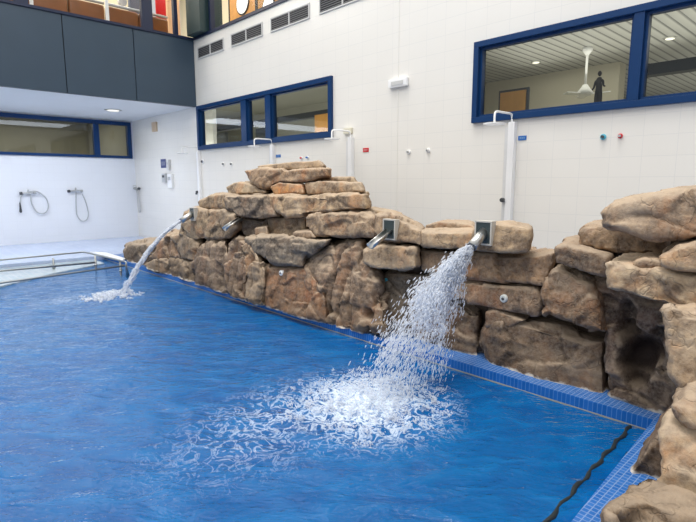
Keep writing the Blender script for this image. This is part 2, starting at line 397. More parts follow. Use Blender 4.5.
# rooms behind the windows
def room(name, x0, x1, y0, y1, z0, z1, openside, m, cm):
    r = empty(name, ((x0 + x1) / 2, (y0 + y1) / 2, z0), kind='structure')
    bm = B(); t = .05
    if openside == 'X': box(bm, (x1, y0, z0), (x1 + t, y1, z1)); box(bm, (x0, y0 - t, z0), (x1 + t, y0, z1)); box(bm, (x0, y1, z0), (x1 + t, y1 + t, z1))
    else: box(bm, (x0, y1, z0), (x1, y1 + t, z1)); box(bm, (x0 - t, y0, z0), (x0, y1 + t, z1)); box(bm, (x1, y0, z0), (x1 + t, y1 + t, z1))
    box(bm, (x0, y0 - t, z0 - t), (x1 + t, y1 + t, z0))
    rel(mesh_obj('room_wall', bm, m), r)
    bm = B(); box(bm, (x0, y0 - t, z1), (x1 + t, y1 + t, z1 + t)); rel(mesh_obj('room_ceiling', bm, cm), r)
    return r
room('wall_cafe_room', WX + .16, 13, -2.6, 5.6, 1.7, 3.35, 'X', room_wall, slat)
room('wall_gym_room', WX + .16, 9.5, 5.8, 17.5, 1.7, 3.7, 'X', room_dark, room_dark)
room('wall_rear_room', -4, WX, BY + .16, 18.5, 1.5, 3.4, 'Y', room_dark, room_dark)
def area(name, loc, sx, sy_, power, col, rot=(0, 0, 0)):
    ld = bpy.data.lights.new(name, 'AREA'); ld.shape = 'RECTANGLE'; ld.size = sx; ld.size_y = sy_; ld.energy = power; ld.color = col
    o = bpy.data.objects.new(name, ld); COL.objects.link(o); o.location = loc; o.rotation_euler = rot; return o
area('cafe_room_light', (7.2, 2.3, 3.0), 1.6, 4, 20, (1, .95, .85), (PI, 0, 0))
area('cafe_room_down_light', (7.6, 2.0, 3.3), 1.6, 5, 26, (1, .95, .85))
area('gym_ceiling_fill', (7.6, 11, 1.9), 2.5, 9, 60, (1, .97, .88), (PI, 0, 0))  # unseen fill lamp added below the sill to brighten the gym ceiling
area('gym_front_fill', (5.95, 9, 2.0), .4, 7, 45, (1, .97, .88), (0, math.radians(-115), 0))  # unseen fill lamp added to brighten the gym faces turned to the window
area('bay_light', (1.5, 12.6, 3.14), 6, 1.2, 120, (.92, .95, 1))
area('rear_room_light', (1.5, 16.5, 3.35), 7, 2, 90, (1, .95, .82))

yp = onX(619, 80, 8.7).y
bm = B(); box(bm, (8.7, yp, 1.7), (8.95, 5.6, 3.349)); struct('wall_cafe_partition', bm, simple('warm_beige_partition', (.62, .58, .47), .7, var=.03))
area('cafe_deep_light', (11, 1, 1.9), 3, 5, 40, (1, .95, .85), (PI, 0, 0))
# things seen through the cafe window
beam = B(); box(beam, (6.35, -2.4, 2.66), (6.5, 2.12, 2.78)); tag(mesh_obj('ceiling_beam', beam, beam_m), 'dark horizontal beam crossing behind the rightmost pane of the large window', 'beam')
p = onX(513, 103, 6.25)
fr = empty('framed_board', (6.25, p.y, 2.3), 'honey orange board in a black frame, low left in the large window', 'picture')
bm = B(); box(bm, (6.25, p.y - .21, 2.3), (6.28, p.y + .21, 2.70)); rel(mesh_obj('frame', bm, darkp), fr)
bm = B(); box(bm, (6.235, p.y - .18, 2.33), (6.249, p.y + .18, 2.67)); rel(mesh_obj('board', bm, orange_w), fr)
fp = onX(587, 60, 7.5)
fan = empty('ceiling_fan', (7.5, fp.y, 3.35), 'white ceiling fan hanging from a long rod behind the large right window', 'ceiling fan')
bm = B(); tube(bm, [(7.5, fp.y, 3.35), (7.5, fp.y, 3.31), (7.5, fp.y, 3.25)], [.07, .065, .02], 14); rel(mesh_obj('canopy', bm, whitep, smooth=True), fan)
bm = B(); tube(bm, [(7.5, fp.y, 3.3), (7.5, fp.y, 2.78)], .016, 10); rel(mesh_obj('rod', bm, whitep, smooth=True), fan)
bm = B(); tube(bm, [(7.5, fp.y, 2.86), (7.5, fp.y, 2.80), (7.5, fp.y, 2.74), (7.5, fp.y, 2.71)], [.03, .07, .12, .07], 18); rel(mesh_obj('motor', bm, whitep, smooth=True), fan)
for k in range(3):
    bm = B(); box(bm, (.1, -.045, -.006), (.33, .045, .006), .003)
    bmesh.ops.rotate(bm, verts=bm.verts, cent=(0, 0, 0), matrix=Matrix.Rotation(.6 + k * 2 * PI / 3, 3, 'Z') @ Matrix.Rotation(.2, 3, 'X'))
    bmesh.ops.translate(bm, verts=bm.verts, vec=(7.5, fp.y, 2.73)); rel(mesh_obj('blade', bm, whitep), fan)
# statuette
sp = onX(598, 100, 5.95)
bm = B(); box(bm, (5.76, -2.0, 2.2), (6.15, 3.6, 2.31)); struct('window_sill', bm, whitep)
st = empty('statuette', (5.95, sp.y, 2.31), 'small dark bronze standing figure statuette on the sill inside the large right window', 'statuette')
def body(st):
    me = bpy.data.meshes.new('figure'); x, y, z = 5.95, sp.y, 2.31
    P = [(0, 0, .17), (0, 0, .25), (0, .0, .30), (0, 0, .335), (0, .020, .17), (0, .018, .09), (0, .020, .01), (0, -.020, .17), (0, -.018, .09), (0, -.020, .01),
         (0, .040, .285), (-.02, .045, .22), (-.05, .05, .19), (0, -.040, .285), (-.02, -.055, .23), (-.06, -.085, .215)]
    E_ = [(0, 1), (1, 2), (2, 3), (0, 4), (4, 5), (5, 6), (0, 7), (7, 8), (8, 9), (2, 10), (10, 11), (11, 12), (2, 13), (13, 14), (14, 15)]
    Rr = [.032, .034, .024, .018, .026, .024, .024, .026, .024, .024, .014, .011, .009, .014, .011, .009]
    me.from_pydata([(x + a, y + b_, z + c) for a, b_, c in P], E_, [])
    o = bpy.data.objects.new('figure', me); COL.objects.link(o); me.materials.append(bronze)
    md = o.modifiers.new('skin', 'SKIN'); sv = me.skin_vertices[0].data
    for i, r_ in enumerate(Rr): sv[i].radius = (r_, r_)
    sv[0].use_root = True
    ms = o.modifiers.new('s', 'SUBSURF'); ms.levels = 2; ms.render_levels = 2
    rel(o, st)
    bm = B(); bmesh.ops.create_uvsphere(bm, u_segments=12, v_segments=8, radius=.023)
    for v in bm.verts: v.co = Vector((v.co.x + x, v.co.y * .9 + y, v.co.z * 1.25 + z + .365))
    rel(mesh_obj('head', bm, bronze, smooth=True), st)
body(st)
# downlights in the cafe ceiling and in the soffit
def downlight(p, label, r=.07, group=None):
    d = empty('downlight', p, label, 'downlight', group)
    bm = B(); tube(bm, [Vector(p), Vector(p) + Vector((0, 0, -.008)), Vector(p) + Vector((0, 0, -.016))], [r * 1.25, r * 1.25, r * 1.05], 20); ri = rel(mesh_obj('rim', bm, chrome, smooth=False), d)
    bm = B(); tube(bm, [Vector(p) + Vector((0, 0, -.016)), Vector(p) + Vector((0, 0, -.02))], [r * .9, r * .8], 20); rel(mesh_obj('lens', bm, lamp_m), ri)
q = onZ(536, 62, 3.345); downlight((q.x, q.y, 3.349), 'round downlight in the slatted ceiling behind the wide left pane, nearer the fan', .06)
q = onZ(521, 80, 3.345); downlight((q.x, q.y, 3.349), 'round downlight in the slatted ceiling directly above the framed orange board', .06)
q = onZ(670, 38, 3.345); downlight((q.x, q.y, 3.349), 'round downlight in the slatted ceiling behind the rightmost pane', .06)
q = onZ(113, 110, 3.18); downlight((q.x, q.y, 3.182), 'round lit downlight in the white soffit under the blue fascia', .15)

# gym room contents seen through the left window
bm = B(); box(bm, (6.2, 11.3, 1.7), (6.3, 11.85, 3.699)); struct('room_column', bm, whitep)
bm = B(); box(bm, (7.2, 6.4, 2.90), (7.35, 13.6, 3.02)); tag(mesh_obj('ceiling_beam', bm, beam_m), 'long dark beam running behind the three panes of the left window', 'beam')
bm = B(); box(bm, (7.6, 8.2, 1.7), (7.75, 8.42, 3.4)); tag(mesh_obj('partition_post', bm, beam_m), 'dark upright post behind the right pane of the left window', 'post')
p = onX(322, 124, 6.4); bm = B(); box(bm, (6.4, p.y - .36, 2.2), (6.43, p.y + .22, 2.78), .01); tag(mesh_obj('wooden_panel', bm, orange_w), 'orange wooden panel at the right end of the left window', 'panel')
yel = simple('lit_yellow_green_panel', (.6, .62, .2), .5, emis=(.85, .9, .35), es=.5)
p = onX(236, 132, 8.8); bm = B(); box(bm, (8.8, p.y - .9, 2.55), (8.85, p.y + 1.2, 2.72)); tag(mesh_obj('wall_light_strip', bm, yel), 'yellow green glowing strip seen through the left pane of the left window', 'light')
for (px, py, lab) in ((222, 138, 'black seat back behind the leftmost pane of the left window'), (262, 134, 'black seat back behind the narrow middle pane of the left window')):
    p = onX(px, py, 6.12); ch = empty('gym_seat', (6.12, p.y, 1.7), lab, 'seat')
    bm = B(); box(bm, (6.10, p.y - .20, 2.25), (6.17, p.y + .22, p.z + .12), .03); rel(mesh_obj('backrest', bm, darkp), ch)
    bm = B(); box(bm, (6.11, p.y - .06, 1.7), (6.2, p.y + .06, 2.3), .01); rel(mesh_obj('frame', bm, beam_m), ch)
    bm = B(); tube(bm, [(6.05, p.y - .24, 2.2), (6.05, p.y - .27, 2.5)], .02); rel(mesh_obj('arm', bm, red_m if px == 262 else darkp), ch)

# upper storey
bm = B(); box(bm, (-6, 15.5, TOP), (6.5, 15.6, 8)); struct('wall_upper_back', bm, cream_w)
bm = B(); box(bm, (7.6, 2, TOP), (7.7, 15.6, 8)); struct('wall_upper_side', bm, cream_w)
bm = B(); box(bm, (-6, FY + .05, 7.2), (9, 16, 7.3)); box(bm, (WX, -3, 7.2), (9, FY + .05, 7.3)); struct('ceiling_upper', bm, soffit_m)
area('upper_room_light', (2.5, 13.2, 7.1), 7, 3, 330, (1, .95, .86))
area('upper_side_light', (6.8, 9, 7.1), 1, 6, 130, (1, .95, .86))
w4 = empty('window_4', (1, FY, TOP), kind='structure')
for px, w_ in ((22, .11), (147, .11)):
    x = onY(px, 10, FY).x; bm = B(); box(bm, (x - w_, FY + .0, TOP + .05), (x + w_, FY + .1, 7.2), .005); rel(mesh_obj('mullion', bm, navy), w4)
bm = B(); sheet(bm, (-6, FY + .04, TOP + .05), (5.4, FY + .04, 7.2)); rel(mesh_obj('pane', bm, gl_up), w4)
x = 5.2; bm = B(); box(bm, (x - .03, FY, TOP + .05), (x + .05, FY + .1, 7.2)); rel(mesh_obj('mullion', bm, navy), w4)
w5 = empty('window_5', (WX, 6, TOP), kind='structure')
bm = B(); sheet(bm, (WX + .05, -3, TOP + .055), (WX + .05, 10.2, 7.2)); rel(mesh_obj('pane', bm, gl_up), w5)
bm = B(); box(bm, (WX, 10.13, TOP + .055), (WX + .1, 10.2, 7.2)); rel(mesh_obj('mullion', bm, navy), w5)
for px, lab in ((32, 'slim white railing post left of the brown sofas behind the fascia'), (107, 'slim white railing post between two brown sofas behind the fascia')):
    x = onY(px, 10, FY + .4).x; bm = B(); box(bm, (x - .03, FY + .38, TOP), (x + .03, FY + .42, TOP + 1.3), .005); tag(mesh_obj('railing_post', bm, whitep), lab, 'post')
# sofas: low brown leather, backs to the glass
def sofa(x0, x1, y0, label):
    s = empty('leather_sofa', ((x0 + x1) / 2, y0 + .4, TOP), label, 'sofa')
    n = max(1, round((x1 - x0) / .75)); w = (x1 - x0) / n
    for i in range(n):
        bm = B(); box(bm, (x0 + i * w + .01, y0, TOP + .10), (x0 + (i + 1) * w - .01, y0 + .2, TOP + .58), .05); rel(mesh_obj('backrest', bm, leather, smooth=True), s)
    bm = B(); box(bm, (x0, y0 + .2, TOP + .12), (x1, y0 + .8, TOP + .30), .05); rel(mesh_obj('seat', bm, leather, smooth=True), s)
    bm = B(); box(bm, (x0, y0 + .02, TOP), (x1, y0 + .8, TOP + .12), .01); rel(mesh_obj('base', bm, darkp), s)
    bm = B(); tube(bm, [(x0, y0 + .06, TOP + .63), (x1, y0 + .06, TOP + .63)], .03, 10); rel(mesh_obj('top_rail', bm, greyp, smooth=True), s)
xa = [onY(v, 10, 11.7).x for v in (-90, 28, 29, 105, 106.5, 168)]
sofa(xa[0], xa[1], 11.7, 'brown leather sofa back at the top left corner, left of the navy mullion')
sofa(xa[2], xa[3], 11.7, 'long brown leather sofa back above the middle fascia panels, between the white posts')
sofa(xa[4], xa[5] , 11.7, 'brown leather sofa back right of the second white post, crossed by the navy mullion')
x = onY(164, 5, 12.6).x; bm = B(); box(bm, (x - .2, 12.6, 5.3), (x + .2, 12.64, 6.6), .005); tag(mesh_obj('wall_banner', bm, red_m), 'red hanging banner in the upper storey left of the dark green column', 'banner')
x = onY(139, 5, 12.8).x; bm = B(); box(bm, (x - .22, 12.8, TOP), (x + .22, 12.9, 6.8), .005); tag(mesh_obj('screen_panel', bm, simple('slate_panel', (.10, .12, .17), .5)), 'dark slate coloured upright panel in the upper storey left of the red banner', 'panel')
x = onY(176, 15, 12.2).x; bm = B(); box(bm, (x - .2, 12.2, TOP), (x + .1, 12.3, 6.0), .005); tag(mesh_obj('wooden_pillar', bm, simple('pale_peach_wood', (.75, .48, .28), .5, var=.1)), 'pale peach wooden pillar in the upper storey right of the red banner', 'pillar')
x = onY(122, 2, 13).x; z = onY(122, 2, 13).z; bm = B(); disc(bm, (x, 13, z), (0, 1, 0), .1, .12); tag(mesh_obj('wall_speaker', bm, greyp), 'small round grey fitting high in the upper storey above the sofas', 'fitting')
# portholed doors
for (pa, pb, pc, py, pr, lab) in ((229, 256, 243, 3, .24, 'orange wooden door with a large round porthole, nearest the green column'), (257, 300, 269, 7, .2, 'orange wooden door with a round porthole, further right along the upper glazing')):
    Xd = 7.0 if pa == 229 else 6.85
    y1 = onX(pa, 6, Xd).y; y0 = onX(pb, 6, Xd).y; c = onX(pc, py, Xd)
    d = empty('porthole_door', (Xd, (y0 + y1) / 2, TOP), lab, 'door')
    bm = B(); box(bm, (Xd, y0 + .03, TOP), (Xd + .05, y1 - .03, 6.9), .004); rel(mesh_obj('leaf', bm, orange_w), d)
    bm = B(); box(bm, (Xd - .01, y0 - .02, TOP), (Xd + .06, y0 + .03, 6.9)); box(bm, (Xd - .01, y1 - .03, TOP), (Xd + .06, y1 + .02, 6.9)); rel(mesh_obj('jamb', bm, beam_m), d)
    bm = B(); disc(bm, (Xd - .012, c.y, c.z), (1, 0, 0), pr + .035, .02, 32); po = rel(mesh_obj('porthole_rim', bm, beam_m), d)
    bm = B(); disc(bm, (Xd - .026, c.y, c.z), (1, 0, 0), pr, .012, 32); rel(mesh_obj('porthole_glass', bm, portm), po)

# ------------------------------------------------------------------ wall fittings
for i, (y1, lab) in enumerate(((10.72, 'grey louvred air vent nearest the green column, first of the row under the upper glazing'), (9.33, 'second grey louvred air vent from the green column'),
                              (7.97, 'third grey louvred air vent from the green column'), (6.62, 'grey louvred air vent cut by the top of the photograph, farthest from the green column'))):
    y0 = y1 - 1.1; v = empty('air_vent', (WX, (y0 + y1) / 2, 4.16), lab, 'air vent', 'air vents in a row high on the tiled wall')
    bm = B(); t = .022
    box(bm, (WX - .02, y0, 4.16), (WX - .001, y1, 4.16 + t)); box(bm, (WX - .02, y0, 4.40 - t), (WX - .001, y1, 4.40)); box(bm, (WX - .02, y0, 4.16 + t), (WX - .001, y0 + t, 4.4 - t))
    box(bm, (WX - .02, y1 - t, 4.16 + t), (WX - .001, y1, 4.4 - t)); box(bm, (WX - .02, (y0 + y1) / 2 - .015, 4.16 + t), (WX - .001, (y0 + y1) / 2 + .015, 4.4 - t)); rel(mesh_obj('frame', bm, vent_f), v)
    bm = B(); box(bm, (WX - .004, y0 + t, 4.16 + t), (WX - .001, y1 - t, 4.4 - t)); rel(mesh_obj('backing', bm, vent_b), v)
    bm = B()
    for k in range(6):
        z = 4.195 + k * .033
        for a, b_ in ((y0 + t, (y0 + y1) / 2 - .015), ((y0 + y1) / 2 + .015, y1 - t)): box(bm, (WX - .016, a, z), (WX - .005, b_, z + .012))
    rel(mesh_obj('louvres', bm, vent_m), v)
# emergency light
e = empty('emergency_light', (WX, 4.91, 2.83), 'white oblong emergency light fixed alone on the tiled wall between the two windows', 'light')
bm = B(); box(bm, (WX - .055, 4.74, 2.82), (WX - .001, 5.08, 2.94), .02); rel(mesh_obj('housing', bm, whitep, smooth=False), e)
bm = B(); box(bm, (WX - .062, 4.80, 2.845), (WX - .0555, 5.02, 2.90), .003); rel(mesh_obj('diffuser', bm, vent_f), e)

def shower(y, label, stop=True):
    s = empty('shower_column', (WX, y, 0), label, 'shower', 'shower columns along the tiled wall')
    bm = B(); box(bm, (WX - .07, y - .05, .0), (WX - .001, y + .03, 2.2), .006); rel(mesh_obj('column', bm, whitep), s)
    bm = B(); box(bm, (WX - .055, y + .031, .0), (WX - .001, y + .075, 2.14), .004); rel(mesh_obj('side_panel', bm, simple('pale_grey_enamel', (.72, .72, .72), .35)), s)
    hx = WX - .42; z = 2.2
    pts = [(WX - .04, y, z - .02), (WX - .04, y, z + .04)] + bez((WX - .04, y, z + .04), (WX - .05, y, z + .09), (WX - .06, y, z + .09), (WX - .12, y, z + .09), 5)[1:] + \
        bez((hx + .08, y, z + .09), (hx + .02, y, z + .09), (hx, y, z + .08), (hx, y, z + .03), 5) + [(hx, y, z - .04)]
    bm = B(); tube(bm, pts, .012, 8); ar = rel(mesh_obj('arm', bm, whitep, smooth=True), s)
    bm = B(); disc(bm, (hx, y, z - .05), (0, 0, 1), .12, .017, 28); rel(mesh_obj('shower_head', bm, whitep), ar)
    bm = B(); disc(bm, (WX - .08, y + .055, 1.30), (1, 0, 0), .026, .05, 16); rel(mesh_obj('push_button', bm, darkp), s)
    return s
shower(10.85, 'white shower column with disc head, farthest along the tiled wall near the phone boxes')
shower(7.97, 'white shower column whose head just clears the top stones of the rock pile')
shower(5.87, 'white shower column beside the right end of the three pane window')
shower(3.14, 'white shower column nearest the camera, under the left corner of the large window')
# small signs: coloured plates with a pair of light strokes
def sign(px, py, w, h, m, lab, marks=True):
    p = onX(px, py, WX); s = empty('wall_sign', (WX, p.y, p.z), lab, 'sign')
    bm = B(); box(bm, (WX - .008, p.y - w / 2, p.z - h / 2), (WX - .001, p.y + w / 2, p.z + h / 2), .001); rel(mesh_obj('plate', bm, m), s)
    if marks:
        bm = B()
        for k in (-1, 0, 1): box(bm, (WX - .0095, p.y + k * w * .24 - w * .07, p.z - h * .22), (WX - .0082, p.y + k * w * .24 + w * .07, p.z + h * .22))
        rel(mesh_obj('lettering', bm, simple('sign_lettering', tuple(min(1, c * .6 + .12) for c in m.diffuse_color[:3]), .5)), s)
blue_m.diffuse_color = (.15, .4, .75, 1); red_m.diffuse_color = (.8, .3, .3, 1)
sign(522.5, 138, .10, .05, blue_m, 'small blue sign on the tiles right of the nearest shower column')
sign(366, 150, .12, .06, red_m, 'small red sign on the tiles right of the shower by the three pane window')
sign(278.5, 156, .14, .05, blue_m, 'small blue sign on the tiles just above the rock pile top')
nv = simple('indigo_notice', (.06, .08, .22), .5); nv.diffuse_color = (.3, .35, .5, 1)
sign(163.5, 163.5, .30, .22, nv, 'square indigo notice beside the phone boxes far along the tiled wall')
def knob(px, py, m, lab, r=.03, plate=whitep):
    p = onX(px, py, WX); k = empty('wall_button', (WX, p.y, p.z), lab, 'button')
    bm = B(); disc(bm, (WX - .008, p.y, p.z), (1, 0, 0), r, .014, 20); rel(mesh_obj('rosette', bm, plate), k)
    bm = B(); disc(bm, (WX - .03, p.y, p.z), (1, 0, 0), r * .55, .03, 16); rel(mesh_obj('cap', bm, m), k)
knob(603.5, 137, darkp, 'dark push button on a cyan rosette right of the nearest shower', .03, cyan_m)
knob(620.5, 136, greyp, 'push button on a red rosette right of the cyan one', .024, red_m)
knob(409, 152, chrome, 'left steel button of the pair on the tiles above the middle spout', .03)
knob(428.5, 150.5, chrome, 'right steel button of the pair on the tiles above the middle spout', .03)
knob(302, 158, red_m, 'tiny red button on the tiles above the top slab of the rock pile', .026)
knob(308, 157.5, blue_m, 'tiny dark blue button beside the red one above the top slab', .026)
knob(224, 164, darkp, 'left dark button of the pair under the three pane window', .03)
knob(232, 164, darkp, 'right dark button of the pair under the three pane window', .03)
knob(203, 161.5, darkp, 'dark round button right of the farthest shower column', .05)
knob(197.5, 193.5, darkp, 'dark round button low on the left side of the farthest shower column', .045)
bm = B(); p = onX(349, 131, WX); box(bm, (WX - .04, p.y - .09, p.z - .045), (WX - .001, p.y + .09, p.z + .045), .008); tag(mesh_obj('junction_box', bm, simple('cream_plastic', (.72, .68, .55), .4)), 'cream junction box above the shower by the three pane window', 'junction box')
bm = B(); p = onX(155.5, 127, WX); box(bm, (WX - .05, p.y - .13, p.z - .12), (WX - .001, p.y + .13, p.z + .12), .01); tag(mesh_obj('alarm_box', bm, simple('peach_plastic', (.66, .50, .34), .4)), 'peach coloured alarm box high on the tiled wall near the back corner', 'alarm box')
for (px, py, w, h, m, nm, lab, cat) in ((172, 181, .24, .34, whitep, 'wall_telephone', 'white wall telephone box below the indigo notice', 'telephone'),
                              (166, 178, .20, .22, greyp, 'intercom_box', 'grey intercom box left of the white wall telephone', 'intercom'),
                              (170, 165, .12, .26, vent_f, 'notice_holder', 'pale paper holder right of the indigo notice', 'holder')):
    p = onX(px, py, WX); t = empty(nm, (WX, p.y, p.z - h / 2), lab, cat)
    bm = B(); box(bm, (WX - .07, p.y - w / 2, p.z - h / 2), (WX - .001, p.y + w / 2, p.z + h / 2), .012); rel(mesh_obj('housing', bm, m), t)
    bm = B(); box(bm, (WX - .078, p.y - w * .3, p.z + h * .05), (WX - .0705, p.y + w * .3, p.z + h * .3), .002); rel(mesh_obj('face_plate', bm, greyp if m is not greyp else darkp), t)

def mixer(P, along, out, hose, lab, handset=None):
    P = Vector(P); along = Vector(along); out = Vector(out)
    s = empty('shower_mixer', P, lab, 'tap', 'mixer taps with hoses on the far walls')
    bm = B(); tube(bm, [P - along * .11 + out * .06, P + along * .11 + out * .06], .025, 12); box(bm, P - Vector((.03, .03, .03)) + out * .02, P + Vector((.03, .03, .03)) + out * .03, .004); rel(mesh_obj('body', bm, chrome), s)
    for k in (-1, 1):
        bm = B(); disc(bm, P + along * .15 * k + out * .06, along, .036, .06, 14); rel(mesh_obj('handle', bm, darkp if k < 0 else chrome), s)
    bm = B(); tube(bm, [P + out * .06 + Vector((0, 0, .02)), P + out * .09 + Vector((0, 0, .09)), P + out * .16 + Vector((0, 0, .07))], .013, 8); rel(mesh_obj('lever', bm, chrome), s)
    hp = [P + along * a + out * .05 + Vector((0, 0, z)) for a, z in hose]
    sm = []
    for i in range(len(hp) - 1):
        p0 = hp[max(i - 1, 0)]; p1 = hp[i]; p2 = hp[i + 1]; p3 = hp[min(i + 2, len(hp) - 1)]
        for t in (0, .2, .4, .6, .8):
            sm.append(.5 * ((2 * p1) + (p2 - p0) * t + (2 * p0 - 5 * p1 + 4 * p2 - p3) * t * t + (3 * p1 - p0 - 3 * p2 + p3) * t**3))
    sm.append(hp[-1])
    bm = B(); tube(bm, sm, .014, 8); ho = rel(mesh_obj('hose', bm, greyp, smooth=True), s)
    if handset:
        q = P + along * handset[0] + out * .06 + Vector((0, 0, handset[1])); bm = B(); tube(bm, [q + Vector((0, 0, .10)), q, q - Vector((0, 0, .12)), q - Vector((0, 0, .15))], [.014, .02, .03, .017], 10); rel(mesh_obj('handset', bm, darkp, smooth=True), ho)
mixer((2.93, BY, 1.25), (1, 0, 0), (0, -1, 0), [(.05, -.02), (.06, -.25), (.16, -.47), (.32, -.5), (.42, -.35), (.38, -.12), (.2, .04), (.0, .02), (-.14, -.06), (-.18, -.22)], 'steel mixer tap with looped hose and dark handset, left on the back wall', (-.19, -.32))
mixer((4.0, BY, 1.29), (1, 0, 0), (0, -1, 0), [(.02, -.02), (.0, -.3), (.0, -.62), (.1, -.78), (.22, -.76), (.28, -.6), (.24, -.3), (.16, -.06)], 'steel mixer tap with a long hanging hose, right one on the white back wall')
p = onX(139, 188.5, WX); mixer((WX, p.y, p.z), (0, 1, 0), (-1, 0, 0), [(.0, -.02), (-.1, -.3), (-.12, -.6), (-.05, -.66), (.0, -.5), (.03, -.2), (.05, -.05)], 'steel mixer tap with hose on the tiled side wall beside the back corner')

# ------------------------------------------------------------------ handrail and lit coping strip
hr = empty('pool_handrail', (2.9, 9.8, WL), 'stainless steel handrail loop rising from the water at the far left end of the pool', 'handrail')
def rail(ps, r=.016):
    bm = B(); tube(bm, ps, r, 10); return rel(mesh_obj('rail', bm, steel_d, smooth=True), hr)
c0 = onY(84, 252, 10.5); a0 = onY(0, 260, 10.5); d0 = onY(126, 262, 8.75)
ext = (a0 - c0).normalized()
rail([a0 + ext * 6, a0, c0 - Vector((.05, 0, 0)), c0, c0 + (d0 - c0) * .03, d0 - (d0 - c0) * .03, d0, d0 - Vector((0, 0, .1)), d0 - Vector((0, 0, .4))])
m0 = onY(0, 271, 9.6); m1 = onY(95, 262.5, 9.6); rail([m0 + (m0 - m1).normalized() * 6, m0, m1])
l0 = onY(0, 283, 8.9); l1 = onY(126, 265.5, 8.9); rail([l0 + (l0 - l1).normalized() * 5, l0, l1, l1 + Vector((.05, 0, -.25))])
for pp in (onY(95, 255.5, 9.75), onY(53, 258, 10.4), onY(120, 261, 9.0)):
    bm = B(); tube(bm, [pp, pp - Vector((0, 0, .6))], .017, 10); po = rel(mesh_obj('post', bm, steel_d, smooth=True), hr)
    bm = B(); tube(bm, [pp - Vector((0, 0, .16)), pp - Vector((0, 0, .19))], .028, 12); rel(mesh_obj('collar', bm, steel_d, smooth=True), hr)
bm = B(); prism(bm, [tuple(onZ(*q, 0))[:2] for q in ((90, 253), (122, 261.5), (126, 260), (106, 253.6))], .0, .03); tag(mesh_obj('lit_coping_strip', bm, whitep), 'lit deck coping built as a white strip behind the steel handrail', 'coping')  # brightly lit coping, its light put in as a white strip
bm = B(); box(bm, (-6, POOLY1 - .02, -.2), (EDGE - .001, POOLY1 + .25, .004)); tag(mesh_obj('trim_9', bm, deck_t), kind='structure')

